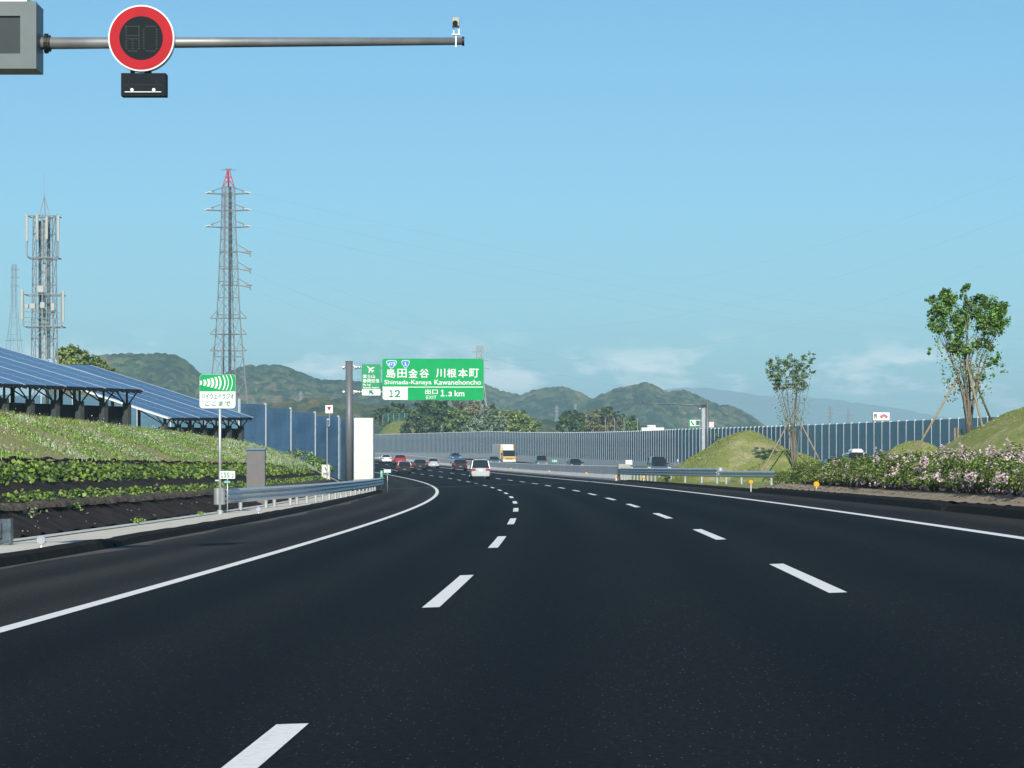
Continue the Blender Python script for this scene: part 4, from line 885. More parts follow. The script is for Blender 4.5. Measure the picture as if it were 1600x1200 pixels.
D_ += seg(196.5, 217.5, 41.5, 41.5, 6) + seg(197, 197, 44, 76, 9) + seg(217, 217, 44, 76, 9) + seg(201, 213, 56, 56, 4) + seg(201, 213, 61, 61, 4) + seg(207, 207, 63, 76, 4) + seg(202, 213, 80, 80, 4)
D_ += seg(229, 241, 41.5, 41.5, 4) + seg(224.5, 224.5, 46, 76, 8) + seg(244.5, 244.5, 46, 76, 8) + seg(229, 241, 80, 80, 4)
led(rs2, [fz(*q) for q in D_], .0072, M_LED, -.041)
led(rs2, [(x + .014, z - .006) for x, z in [fz(*q) for q in D_]], .006, M_LED, -.0415)
b = MB(); b.box((-.25, .17, 0), (.08, .1, .3)); b.box((.25, .17, 0), (.08, .1, .3)); build('clamp', b, M_DARK, rs2)
# small display panel under it
sp = thing('display_panel', 'small dark rectangular panel with car symbol dots under the round speed sign', 'display panel', (PX(224.5, DG - .2), DG - .2, PZ(131.5, DG - .2)))
fy = lambda px, py: ((px - 224.5) / F_PX * (DG - .2), (131.5 - py) / F_PX * (DG - .2))
u, v = fy(189, 149.6), fy(259.5, 114); b = MB(); b.bbox(((u[0] + v[0]) / 2, .12, (u[1] + v[1]) / 2), (v[0] - u[0], .24, v[1] - u[1]), .008); build('housing', b, M_BLACK, sp)
D2 = seg(197, 251, 132.5, 132.5, 15) + [(205, 123), (240, 123), (201, 127), (245, 127), (202, 137), (245, 137)]
led(sp, [fy(*q) for q in D2], .0065, M_LED, -.006)
b = MB(); u, v = fy(195, 144.4), fy(252, 143.2); b.box(((u[0] + v[0]) / 2, -.012, (u[1] + v[1]) / 2), (v[0] - u[0], .02, .012)); build('lower_rail', b, M_WHITE, sp)
b = MB()
for px in (206.5, 240.5):
    u = fy(px, 140.6); b.tube((u[0], -.03, u[1]), (u[0], .0, u[1]), .026, n=12); build('lamp_stud', b, M_WHITE, sp); b = MB()
b = MB(); u = fy(230, 112); b.box((u[0], .1, u[1]), (.1, .1, .08)); u = fy(206, 112); b.box((u[0], .1, u[1]), (.06, .1, .08)); build('hanger', b, M_DARK, sp)
# camera on the arm's tip
cm2 = thing('traffic_camera', 'small white camera housing on a bracket at the arm tip', 'traffic camera', (PX(712.5, DG), DG, PZ(60, DG)))
fc = lambda px, py: ((px - 712.5) / F_PX * DG, (60 - py) / F_PX * DG)
u, v = fc(706.6, 41.5), fc(718, 28.5); b = MB(); b.bbox(((u[0] + v[0]) / 2, 0, (u[1] + v[1]) / 2), (v[0] - u[0], .22, v[1] - u[1]), .01); build('housing', b, mat('camera_cream', (.50, .50, .44), .5), cm2)
b = MB(); b.box((fc(709, 0)[0], 0, fc(0, 47)[1]), (.018, .08, .12)); b.box((fc(717, 0)[0], 0, fc(0, 47)[1]), (.022, .08, .12)); b.box((0, 0, fc(0, 54.5)[1]), (.13, .08, .02)); b.tube((0, .0, fc(0, 54)[1]), (0, 0, fc(0, 60)[1]), .025); b.box((0, -.07, fc(0, 66)[1]), (.02, .02, .17)); build('bracket', b, M_GALV, cm2)
b = MB(); b.tube((-.01, -.14, fc(0, 38)[1]), (-.01, -.1, fc(0, 38)[1]), .04, n=12); build('lens', b, M_BLACK, cm2)

# ------------------------------------------------------------------ turf mounds
MOUNDS = [  # cx, cy, peak height above z0, rx, ry, z0, power
    (PX(1165, 182), 182, PZ(671.5, 182) - .5, 5.6, 7.5, .5, 2.0), (PX(1235, 173), 173, PZ(703, 173) - .45, 4.0, 4.4, .45, 2.0),
    (PX(1430, 135), 135, PZ(688, 135) - .5, 3.4, 4.0, .5, 1.6), (26.7, 112, 4.6, 12.0, 14.0, .42, 1.0)]
def mound_z(i, x, y):
    cx, cy, h, rx, ry, z0, pw = MOUNDS[i]; r = np.sqrt(((x - cx) / rx)**2 + ((y - cy) / ry)**2); r = np.minimum(r, 1.0)
    base_ = (1 - r * r) if pw == 1.0 else np.maximum(1.16 - np.sqrt(r * r + .0256), 0) - .11 * r if pw == 2.0 else (.5 + .5 * np.cos(math.pi * r))**(1 / pw) * (1 - .15 * r)
    return z0 + h * base_ + .09 * np.sin(x * 1.3 + y * .8) * np.sin(y * 1.1 + i) * (1 - r) + .05 * np.sin(x * 3.1 + i) * np.sin(y * 2.3) - .35 * (r >= .999)
for i, lb in enumerate(('grassy mound behind the right guardrail', 'low grassy hump under the first young tree', 'small grassy hump left of the second young tree', 'large grassy mound at the right picture edge')):
    cx, cy, h, rx, ry, z0, pw = MOUNDS[i]; rr = np.linspace(0, 1, 30); aa = np.linspace(0, 2 * math.pi, 65)[:-1]
    wob = 1 + .05 * np.sin(3 * aa + i) + .03 * np.sin(5 * aa + 2 * i)
    Xg = cx + rr[:, None] * rx * np.cos(aa)[None] * wob[None]; Yg = cy + rr[:, None] * ry * np.sin(aa)[None] * wob[None]
    Zg = mound_z(i, cx + rr[:, None] * rx * np.cos(aa)[None], cy + rr[:, None] * ry * np.sin(aa)[None])
    Zg += .05 * rng.normal(size=Zg.shape) * (rr[:, None] > .02) * .5
    idx = np.arange(30 * 64).reshape(30, 64); nxt = np.roll(idx, -1, 1)
    Fq = np.stack([idx[:-1], idx[1:], nxt[1:], nxt[:-1]], -1).reshape(-1, 4)
    o = link(fast_mesh('grassy_mound', np.stack([Xg, Yg, Zg], -1).reshape(-1, 3), Fq), 'grassy_mound', M_LAWN, smooth=True); tag(o, lb, kind='structure')
    n = 5200 if i in (0, 3) else 1600
    a = rng.uniform(0, 2 * math.pi, n); r = np.sqrt(rng.uniform(0, 1, n)) * .97; x = cx + r * rx * np.cos(a); y = cy + r * ry * np.sin(a); z = mound_z(i, x, y)
    hh = rng.uniform(.03, .08, n); dx = rng.normal(0, .03, (n, 2)); Pb = np.stack([x, y, z], 1)
    V = np.stack([Pb + [-.03, 0, -.01], Pb + [.03, 0, -.01], Pb + np.stack([dx[:, 0], dx[:, 1], hh], 1)], 1).reshape(-1, 3)
    o = link(fast_mesh('turf_blades', V, np.arange(len(V)).reshape(-1, 3)), 'turf_blades', L_TUFT); o['kind'] = 'stuff'
def ground_top(x, y): return max(float(mound_z(i, np.array(x), np.array(y))) for i in range(4) if math.hypot((x - MOUNDS[i][0]) / MOUNDS[i][3], (y - MOUNDS[i][1]) / MOUNDS[i][4]) < 1)

# ------------------------------------------------------------------ azalea bed
grid_mesh('planting_bed', np.arange(30, 117, 1.0), lambda s: [10.2, 10.5, 10.9, 11.3, 12.2, 14.5, 15.5], lambda s, t: .19 + .05 * np.sin(s * 3.1) * np.sin(t * 5) + np.where((t > 10.6) & (t < 15), .10, 0), M_SOIL, smooth=True)
def azalea_variant(seed, fl):
    r2 = np.random.default_rng(seed); lobes = [(0, 0, .45, .72, .62, .45), (.45, .1, .5, .42, .45, .38), (-.45, -.1, .48, .42, .45, .4), (.05, -.35, .42, .45, .35, .38), (0, .35, .55, .5, .4, .36)]
    lobes = [tuple(np.array(l) * (1 + .12 * r2.normal(size=6))) for l in lobes]
    P, nr = lobe_points(lobes, 3400, .7); k = P[:, 2] > .16 + .12 * r2.uniform(0, 1, len(P)); P, nr = P[k], nr[k]
    V, Fq = leaf_quads(P, .062, out=nr, outw=1.0); leaf = fast_mesh('foliage', V, Fq); leaf.materials.append(L_AZA)
    P, nr = lobe_points(lobes, 420, .92); k = (P[:, 2] > .3) | (r2.uniform(0, 1, len(P)) < .35); P = P[k] + nr[k] * .05; nr = nr[k]
    P = P[: int(len(P) * fl)]; nr = nr[: len(P)]; P = P[::4]; nr = nr[::4]; P = np.repeat(P, 10, 0) + rng.normal(0, .026, (len(P) * 10, 3)); nr = np.repeat(nr, 10, 0)
    V, Fq = leaf_quads(P, .05, out=nr, outw=1.5, aspect=1.2); flw = fast_mesh('blossom', V, Fq); flw.materials.append(L_PINK)
    tb = MB()
    for i in range(14):
        a = r2.uniform(0, 6.28); q = (math.cos(a) * r2.uniform(.3, .65), math.sin(a) * r2.uniform(.25, .55), r2.uniform(.35, .7)); tb.path([(0.1 * math.cos(a), .1 * math.sin(a), -.05), (q[0] * .6, q[1] * .6, q[2] * .4), q], [.018, .013, .006], 5)
    br_ = bpy.data.meshes.new('branches'); br_.from_pydata(tb.v, [], tb.f); br_.materials.append(mat('azalea_twig', (.15, .10, .065), .85))
    return leaf, flw, br_
AV = [azalea_variant(20 + i, f_) for i, f_ in enumerate((1.0, .85, .5, .28, .7))]
s = 33.0; k = 0
while s < 116.5:
    for row, tt in enumerate((11.75, 12.9, 14.0)):
        if s > 112 and row == 2: continue
        s2 = s + row * .5 + random.uniform(-.15, .15); t2 = tt + random.uniform(-.12, .12) + (.35 if s > 108 else 0)
        fl = random.choice((0, 0, 1, 1, 4)) if s2 < 80 else random.choice((1, 4, 2, 2)) if s2 < 95 else random.choice((4, 2, 3, 3))
        if s > 112: fl = 3
        v = AV[fl]; kk = (1.0 if s < 100 else .88) * random.uniform(.92, 1.12)
        wf = s > 115.2 and row == 0
        root = thing('azalea_bush', 'white flowering azalea bush at the far left tip of the hedge' if wf else 'pink flowering azalea bush merging into its neighbours along the right kerb', 'azalea bush', RP(s2, t2, .27), random.uniform(0, 6.28), None if wf else 'azalea bushes of the hedge')
        root.scale = (kk, kk, kk * random.uniform(.95, 1.1))
        link(v[0], 'foliage', None, root); link(v[2], 'branches', None, root)
        if wf: 
            f2 = v[1].copy(); f2.materials.clear(); link(f2, 'blossom', L_WHT, root)
        else: link(v[1], 'blossom', None, root)
    s += 1.12
# low shrubs behind the short rail, leaf litter on the bed
for i in range(9):
    s2 = 119 + i * 3.6; p = RP(s2, 14.6 - i * .05, .1)
    root = thing('azalea_bush', 'low azalea bush in the row behind the short bright guardrail', 'azalea bush', p, random.uniform(0, 6.28), 'azalea bushes behind the short rail'); root.scale = (.8, .8, .72)
    v = AV[3]; link(v[0], 'foliage', None, root); link(v[1], 'blossom', None, root); link(v[2], 'branches', None, root)
s_v = rng.uniform(40, 116, 1500); t_v = 10.3 + rng.uniform(0, 1, 1500)**.7 * 1.0; P = road(s_v, t_v, .0); P[:, 2] += .25
leaf_obj('leaf_litter', P, .06, mat('dry_leaf', (.24, .18, .10), .9, island=True, col2=(.09, .06, .035)), kind='stuff', up=2.5)

# ------------------------------------------------------------------ staked young trees
def young_tree(label, px, d, lobes, n, leaf, m, hgt, stems, spread, stragglers, leafn2):
    x = PX(px, d); z = ground_top(x, d) - .05; t = thing('young_tree', label, 'tree', (x, d, z)); rel = lambda a, c: (PX(a, d) - x, PZ(c, d) - z); k = d / F_PX
    L = []
    for (a, c, ra, rc) in lobes: u = rel(a, c); L.append((u[0], random.uniform(-.3, .3), u[1], ra * k, ra * k * .9, rc * k))
    P, nr = lobe_points(L, n, .25); leaf_obj('crown', P, leaf, m, t, out=nr, outw=.5)
    tb = MB(); tips = []; r2 = random.Random(px)
    for i in range(stems):
        l = L[i % len(L)]; tip = Vector((l[0] + r2.uniform(-.6, .6) * l[3], l[1] + r2.uniform(-.5, .5) * l[4], l[2] + r2.uniform(-.2, .7) * l[5])); tips.append(tip)
        m1 = Vector((tip.x * .16 + r2.uniform(-.09, .09), tip.y * .15 + r2.uniform(-.09, .09), tip.z * .30)); m2 = Vector((tip.x * .42 + r2.uniform(-.14, .14), tip.y * .45 + r2.uniform(-.1, .1), tip.z * .55)); m3 = Vector((tip.x * .78, tip.y * .8, tip.z * .8))
        tb.path([(r2.uniform(-.07, .07), r2.uniform(-.07, .07), -.1), m1, m2, m3, tip], [.032, .026, .018, .012, .005], 6)
        for q in range(5):
            f_ = r2.uniform(.35, .95); a = m2.lerp(tip, f_); e = a + Vector((r2.uniform(-.35, .35), r2.uniform(-.3, .3), r2.uniform(.2, .5))); tb.tube(a, e, .009, .004, 5); tips.append(e)
    tb.path([(0, 0, -.3), (.01, 0, .45), (0, 0, .9)], [.085, .07, .03], 8); build('trunk', tb, M_BARK, t, smooth=True)
    Q = []
    for q in range(leafn2): a = r2.choice(tips); f_ = r2.uniform(stragglers, 1.0); Q.append((a.x * (f_ * .6 + .4) + r2.gauss(0, .09), a.y * f_ + r2.gauss(0, .09), a.z * f_ + r2.gauss(0, .10)))
    leaf_obj('loose_leaves', Q, leaf, m, t); return t, z
def stakes(label, feet_tops, d0):
    f0 = feet_tops[0]; x = PX(f0[0], f0[2]); root = None
    for (fx, fy, fd, tx, ty, td) in feet_tops:
        F_ = Vector((PX(fx, fd), fd, PZ(fy, fd))); T_ = Vector((PX(tx, td), td, PZ(ty, td)))
        if root is None: root = thing('tree_support', label, 'tree stakes', F_)
        dr = (F_ - T_).normalized(); b_ = MB(); b_.tube(F_ + dr * .4 - root.location, T_ - root.location, .048, .04, n=9); build('stake', b_, M_WOOD, root, smooth=True)
    return root
t1, z1 = young_tree('slender multi-stemmed young tree with thin dull crown on the low hump, left of the two', 1241, 170, [(1211, 570, 14, 12), (1206, 583, 11, 10), (1224, 572, 12, 14), (1236, 563, 12, 12), (1243, 576, 13, 10), (1262, 560, 11, 11), (1256, 574, 12, 10), (1218, 590, 16, 8), (1250, 590, 18, 9), (1269, 580, 6, 5), (1222, 602, 16, 9), (1250, 604, 18, 9)], 4300, .095, L_YT2, 7, 13, 1, .45, 600)
zz1 = lambda px, d: PZ(0, d)
stakes('three pale wooden stakes propping the left young tree', [(1191, 737, 167.5, 1240, 645, 170.3), (1283, 724, 168.5, 1243, 645, 169.8), (1238, 722, 173.5, 1245, 600, 169.9)], 170)
t2, z2 = young_tree('taller young tree with several stems and a fuller bright green crown at right', 1514, 113, [(1476, 480, 20, 24), (1465, 508, 17, 17), (1484, 462, 14, 14), (1500, 500, 17, 22), (1507, 462, 7, 20), (1545, 487, 24, 23), (1560, 500, 16, 18), (1535, 505, 16, 12), (1455, 470, 9, 9), (1512, 448, 5, 8), (1520, 480, 12, 18), (1456, 492, 9, 9), (1565, 480, 12, 12), (1530, 470, 12, 10), (1548, 515, 18, 9), (1490, 525, 14, 10), (1500, 545, 22, 12), (1535, 535, 16, 12)], 11500, .10, L_YT, 7, 22, 1, .34, 1300)
P, nr = lobe_points([(PX(1556, 113), 113, PZ(552, 113), .35, .3, .4), (PX(1557, 113), 113, PZ(575, 113), .4, .3, .3), (PX(1541, 113), 113.1, PZ(590, 113), .35, .3, .2), (PX(1455, 113), 113, PZ(548, 113), .18, .2, .2), (PX(1483, 113), 112.8, PZ(545, 113), .3, .3, .25)], 420)
o = leaf_obj('low_leaves', P - np.array(t2.location), .12, L_YT, t2)
stakes('three brown wooden stakes crossing high in the right young tree', [(1434, 699, 112, 1500, 585, 113), (1538, 678, 111.5, 1508, 556, 113), (1553, 668, 115, 1512, 566, 113.2)], 113)
sk = thing('short_stakes', 'cluster of three short wooden stakes left of the right young tree trunk', 'stakes', (PX(1497, 114), 114, ground_top(PX(1497, 114), 114)))
for dx, hh in ((-.12, .44), (.0, .46), (.13, .38)): b = MB(); b.tube((dx, 0, -.3), (dx * 1.1, .02, hh), .042, n=8); build('stake', b, M_WOOD, sk)
# slim conifer in front of the far wall corner
x_, d__ = PX(1118, 240), 240
make_tree('slim_shrub', 'small slim dark green shrub before the far noise wall, left of the first mound', (x_, d__, .7), [(0, 0, 1.6, .42, .42, 1.3), (.15, 0, 2.4, .3, .3, 1.0), (-.15, 0, 1.2, .4, .4, .8), (.1, 0, 3.4, .16, .16, .6)], L_MID, 1300, .14, .06)

# ------------------------------------------------------------------ vehicles
SPEC = {  # station: y, half width, z0, belt z, top half width, top z ; rear to front
 'van':   ([(-2.38, .84, .36, .92, .80, .97), (-2.30, .90, .30, 1.02, .84, 1.08), (-1.98, .915, .28, 1.06, .72, 1.82), (-1.2, .92, .28, 1.06, .74, 1.90), (.6, .92, .28, 1.04, .72, 1.86), (1.45, .91, .28, 1.04, .80, 1.10), (2.15, .88, .28, .84, .76, .90), (2.36, .78, .34, .66, .66, .70)], 1, 4, .33),
 'sedan': ([(-2.28, .80, .38, .86, .70, .92), (-2.2, .87, .30, .92, .76, .98), (-1.62, .89, .26, .93, .74, 1.0), (-1.0, .89, .26, .93, .58, 1.38), (.25, .89, .26, .92, .58, 1.43), (1.0, .89, .26, .92, .76, .97), (2.0, .86, .28, .74, .74, .80), (2.26, .74, .34, .62, .64, .66)], 2, 4, .32),
 'hatch': ([(-1.95, .80, .38, .88, .74, .93), (-1.88, .86, .30, .96, .80, 1.02), (-1.5, .865, .27, .98, .62, 1.44), (-.9, .87, .27, .97, .64, 1.50), (.35, .87, .27, .95, .62, 1.48), (1.1, .87, .27, .94, .76, 1.0), (1.75, .84, .28, .78, .72, .84), (1.95, .74, .34, .62, .62, .66)], 1, 4, .31)}
BODY = {'white': mat('paint_white', (.78, .78, .77), .3, coat=.5, var=.02), 'silver': mat('paint_silver', (.62, .63, .64), .32, .55, coat=.6, var=.02), 'black': mat('paint_black', (.012, .013, .016), .22, coat=.8, var=.05), 'dark': mat('paint_dark_grey', (.022, .014, .018), .25, coat=.7, var=.05), 'red': mat('paint_red', (.36, .018, .025), .28, coat=.7, var=.04), 'blue': mat('paint_blue', (.05, .12, .24), .3, .2, coat=.7, var=.04), 'grey': mat('paint_grey_blue', (.20, .24, .28), .3, .4, coat=.7, var=.04), 'teal': mat('paint_teal', (.13, .20, .22), .3, .3, coat=.7, var=.04)}
def car(kind, paint, label, s, t, oncoming=False, group='cars on the expressway', extra=None, sc=1.0, rz_add=0.0):
    sts, gr, gf, wr = SPEC[kind]; p = RP(s, t)
    c = thing('car', label, 'car', p, -heading(s) + (math.pi if oncoming else 0) + rz_add, group); c.scale = (sc,) * 3
    rings = []
    for (y, w, z0, zb, wt, zt) in sts:
        h_ = [(0, z0), (w * .84, z0), (w, z0 + .14), (w * 1.0, (z0 + zb) / 2), (w * .965, zb), (wt, zt - .05), (wt * .82, zt), (0, zt + .025)]
        rings.append([(x, y, z) for x, z in h_] + [(-x, y, z) for x, z in h_[-2:0:-1]])
    n = len(rings[0]); V = [v for r_ in rings for v in r_]; bodyF, gl_ = [], {'rear_window': [], 'windscreen': [], 'side_window': []}
    for i in range(len(rings) - 1):
        for j in range(n):
            f_ = (i * n + j, (i + 1) * n + j, (i + 1) * n + (j + 1) % n, i * n + (j + 1) % n)
            top = j in (5, 6, 7, 8); side = j in (4, 9)
            if i == gr and top: gl_['rear_window'].append(f_)
            elif i == gf and top: gl_['windscreen'].append(f_)
            elif side and gr <= i <= gf: gl_['side_window'].append(f_)
            else: bodyF.append(f_)
    bodyF.append(tuple(range(n - 1, -1, -1))[::-1]); bodyF.append(tuple(range((len(rings) - 1) * n, len(rings) * n))[::-1])
    b_ = MB(); b_.v = V; b_.f = bodyF
    # roof pillars and window surrounds standing just proud of the glass
    for sg_ in (1, -1):
        for i in (gr, gr + 1, gf):
            a_, c_ = rings[i][4], rings[i + 1 if i == gr or i == gf else i][5]
            a_ = (a_[0] * sg_ * 1.005, a_[1], a_[2]); c_ = (c_[0] * sg_ * 1.01, c_[1], c_[2]); b_.tube(a_, c_, .035 if i != gr else .05, n=5)
    build('body', b_, BODY[paint], c, smooth=False)
    for k_, F_ in gl_.items():
        g_ = MB(); used = sorted({v for f_ in F_ for v in f_}); mp_ = {v: i for i, v in enumerate(used)}; g_.v = [V[v] for v in used]; g_.f = [tuple(mp_[v] for v in f_) for f_ in F_]; build(k_, g_, M_GLASS, c)
    y0, y1 = sts[0][0], sts[-1][0]; W_ = sts[1][1]; zb = sts[1][3]
    b_ = MB(); b_.bbox((0, y0 - .02, .44), (W_ * 1.86, .16, .24), .04); build('rear_bumper', b_, BODY[paint], c)
    b_ = MB(); b_.bbox((0, y1 + .0, .40), (W_ * 1.6, .14, .24), .04); build('front_bumper', b_, BODY[paint], c)
    tl = {'van': (W_ - .22, .93, .40, .17), 'sedan': (W_ - .2, .80, .32, .15), 'hatch': (W_ - .12, .86, .20, .26)}[kind]
    for sg_ in (1, -1):
        b_ = MB(); b_.bbox((sg_ * tl[0], y0 + .02, tl[1]), (tl[2], .14, tl[3]), .02); build('tail_light', b_, M_TAIL, c)
        b_ = MB(); b_.bbox((sg_ * (W_ - .22), y1 - .06, .66), (.30, .14, .13), .02); build('headlight', b_, M_HEAD, c)
        b_ = MB(); mz = sts[gf + 1][3] + .08; b_.bbox((sg_ * (W_ + .11), sts[gf + 1][0] - .35, mz), (.2, .12, .15), .02); build('mirror', b_, BODY[paint], c)
        for yy in (sts[1][0] + .72, sts[-1][0] - .82):
            b_ = MB(); b_.tube((sg_ * (W_ - .20), yy, wr), (sg_ * (W_ + .005), yy, wr), wr, n=20); wo_ = build('wheel', b_, M_TYRE, c); b_ = MB(); b_.tube((sg_ * (W_ - .02), yy, wr), (sg_ * (W_ + .012), yy, wr), wr * .6, n=12); build('rim', b_, M_RIM, wo_)
    b_ = MB(); b_.box((0, y0 - .105 if kind != 'hatch' else y0 - .03, .50 if kind != 'van' else .80), (.34, .02, .17))
    if kind == 'van': b_ = MB(); b_.box((0, y0 - .02, .84), (.34, .04, .17))
    build('licence_plate', b_, M_PLATE, c)
    if extra: extra(c, sts)
    return c
def van_extra(c, sts):
    b_ = MB(); b_.box((0, -2.36, 1.0), (1.05, .05, .09)); build('chrome_strip', b_, M_GALV, c)
    b_ = MB(); b_.box((0, -2.0, 1.90), (1.2, .30, .05)); build('spoiler', b_, BODY['silver'], c)
def suv_extra(c, sts):
    for sg_ in (1, -1): b_ = MB(); b_.path([(sg_ * .80, -1.86, 1.02), (sg_ * .70, -1.66, 1.32), (sg_ * .64, -1.3, 1.49), (sg_ * .64, .2, 1.54)], [.045, .045, .035, .03], 8); build('white_pillar', b_, BODY['white'], c)
def roofbox(c, sts): b_ = MB(); b_.bbox((0, -.3, 2.06), (.9, 2.0, .28), .12); build('roof_box', b_, M_WHITE, c)
car('van', 'silver', 'silver white minivan with red tail lights, nearest vehicle in the centre lane', 270.5, 1.95, extra=van_extra)
car('hatch', 'dark', 'dark maroon hatchback just left of the silver minivan with its tail lights lit', 371, 6.2, sc=1.06)
car('sedan', 'silver', 'pale silver sedan driving beside the black hatchback in the outer lane', 417, 6.3)
car('hatch', 'black', 'black hatchback with bright red tail lights between the black crossover and silver sedan', 395, 2.6, sc=1.05)
car('hatch', 'black', 'black crossover with white window pillars in the left lane', 361, -1.7, extra=suv_extra, sc=1.06)
car('hatch', 'red', 'red hatchback in the distant group, right of the farthest white sedan', 468, 5.6, sc=1.1)
car('sedan', 'white', 'white sedan farthest ahead on the left beside the white wall end', 490, 5.3, sc=1.02)
GO = 'oncoming cars behind the median barrier'
car('sedan', 'blue', 'blue oncoming car above the barrier left of the yellow truck', 497, 18.3, True, GO)
car('sedan', 'teal', 'low blue-grey oncoming car just right of the truck, only its roof showing', 425, 16.3, True, GO)
car('van', 'grey', 'grey oncoming car left of the green barrier plate', 402, 20.6, True, GO, sc=.88)
car('sedan', 'black', 'black oncoming sedan right of the green barrier plate', 351, 19.2, True, GO)
car('van', 'black', 'black oncoming minivan above the start of the guardrail', 291, 21.6, True, GO, sc=.93)
car('van', 'white', 'white oncoming van with a roof box showing over the azalea hedge', 224, 30.2, True, GO, extra=roofbox)
car('sedan', 'blue', 'pale blue car roof showing over the azalea hedge left of the white van', 229, 29.2, True, GO)
# yellow box truck
p = RP(440, 20.2); tk = thing('truck', 'oncoming yellow and white box truck on the opposite carriageway', 'truck', p, -heading(440) + math.pi + .10)
M_YEL = mat('paint_yellow', (.75, .42, .02), .4, var=.04); b = MB(); b.bbox((0, -3.2, 2.05), (2.15, 5.6, 2.35), .04); build('cargo_box', b, mat('cargo_white', (.70, .70, .62), .5, var=.04), tk)
b = MB(); b.box((-1.09, -3.2, 2.05), (.03, 5.5, 2.2)); build('box_side', b, mat('cargo_side_shade', (.20, .25, .33), .5), tk)  # blue-grey colour paints shade onto this side of the white box
b = MB(); b.box((-1.0, -.38, 2.05), (.16, .06, 2.36)); b.box((1.0, -.38, 2.05), (.16, .06, 2.36)); build('box_frame', b, M_YEL, tk)
b = MB(); b.add([(-1.0, -.3, .55), (1.0, -.3, .55), (1.0, 1.2, .55), (-1.0, 1.2, .55), (-1.0, -.3, 1.4), (1.0, -.3, 1.4), (1.0, 1.22, 1.3), (-1.0, 1.22, 1.3), (-.93, -.3, 2.25), (.93, -.3, 2.25), (.90, .75, 2.25), (-.90, .75, 2.25)], [(3, 2, 1, 0), (0, 1, 5, 4), (1, 2, 6, 5), (2, 3, 7, 6), (3, 0, 4, 7), (4, 5, 9, 8), (5, 6, 10, 9), (7, 4, 8, 11), (8, 9, 10, 11)]); build('cab', b, M_WHITE, tk)
b = MB(); b.add([(-.97, 1.2, 1.32), (.97, 1.2, 1.32), (.88, .77, 2.2), (-.88, .77, 2.2)], [(0, 1, 2, 3)]); build('windscreen', b, M_GLASS, tk)
b = MB(); b.box((0, 1.24, 1.08), (2.0, .05, .36)); build('yellow_front_panel', b, M_YEL, tk); b = MB(); b.box((0, 1.27, .93), (1.3, .04, .12)); build('grille', b, M_DARK, tk); b = MB(); b.bbox((0, 1.25, .62), (2.05, .2, .3), .03); build('front_bumper', b, M_WHITE, tk)
b = MB(); b.add([(-.85, -.2, 2.28), (.85, -.2, 2.28), (.8, .55, 2.28), (-.8, .55, 2.28), (-.8, -.2, 3.1), (.8, -.2, 3.1)], [(3, 2, 5, 4), (0, 3, 4), (1, 5, 2), (1, 0, 4, 5)]); build('wind_deflector', b, M_WHITE, tk)
for sg_ in (1, -1):
    b = MB(); b.bbox((sg_ * 1.2, 1.15, 1.65), (.16, .16, .42), .02); b.tube((sg_ * .95, 1.1, 1.8), (sg_ * 1.2, 1.15, 1.8), .02); build('mirror', b, M_DARK, tk)
    b = MB(); b.bbox((sg_ * .78, 1.28, .82), (.3, .06, .16), .01); build('headlight', b, M_HEAD, tk)
    for yy in (.45, -4.2, -5.1): b = MB(); b.tube((sg_ * .72, yy, .40), (sg_ * 1.0, yy, .40), .40, n=18); w_ = build('wheel', b, M_TYRE, tk); b = MB(); b.tube((sg_ * .98, yy, .4), (sg_ * 1.01, yy, .4), .22, n=12); build('rim', b, M_RIM, w_)
b = MB(); b.box((0, -2.8, .75), (.8, 6.0, .2)); build('chassis', b, M_DARK, tk)

# ------------------------------------------------------------------ opposite gantry, phone sign, low buildings
s_o, d_o = 305, 305.5
def at(px, py, d): return Vector((PX(px, d), d, PZ(py, d)))
og = thing('gantry', 'distant grey gantry post with a long thin arm reaching left in front of the hills', 'gantry', at(1105.5, 730, d_o)); L0 = og.location
b = MB(); b.tube(at(1105.5, 745, d_o) - L0, at(1105.5, 626, d_o) - L0, .17, .15, n=14); build('column', b, M_STEELG, og, smooth=True)
b = MB(); b.tube(at(1105.5, 634, d_o) - L0, at(1050, 631.6, d_o) - L0, .10, .07, n=10); b.tube(at(1050, 631.6, d_o) - L0, at(1003.5, 630.3, d_o) - L0, .07, .045, n=10); build('arm', b, M_STEELG, og, smooth=True)
b = MB(); b.box(at(1100, 634, d_o) - L0, (.5, .3, .26)); b.box(at(1003.5, 628.6, d_o) - L0, (.12, .1, .1)); build('clamp', b, M_DARK, og)
b = MB(); b.box(at(1093.5, 638.5, d_o) - L0, (.12, .2, .12)); build('lamp', b, M_WHITE, og)
sp2 = thing('silver_post', 'pale silver lattice post just left of the distant gantry column', 'post', at(1099, 740, 304)); b = MB(); b.box(at(1099, 690, 304) - sp2.location, (.36, .25, 7.2)); build('post_shaft', b, mat('pale_metal', (.40, .45, .48), .5, .3), sp2)
ps = thing('phone_sign', 'small green and white emergency phone sign above the far noise wall', 'road sign', at(1082.5, 661.5, 303)); k_ = 303 / F_PX
b = MB(); b.box((0, 0, 0), (13 * k_, .05, 13 * k_)); build('board', b, mat('sign_green_darker', (.008, .33, .12), .4), ps); b = MB(); b.box((0, -.04, .5 * k_), (8.6 * k_, .03, 9.5 * k_)); build('white_field', b, M_WHITE, ps)
b = MB(); b.tube((0, .05, -5.5), (0, .05, 0), .04); build('post', b, M_GALV, ps)
b = MB(); b.add([(x * k_, -.06, z * k_) for x, z in ((-2.6, 3.6), (-1.0, 4.0), (-1.0, 2.0), (.8, -.8), (2.4, -1.0), (2.6, -2.6), (.6, -2.8), (-1.6, -.4), (-2.8, 2.2))], [tuple(range(8, -1, -1))]); build('handset_symbol', b, M_BLACK, ps)
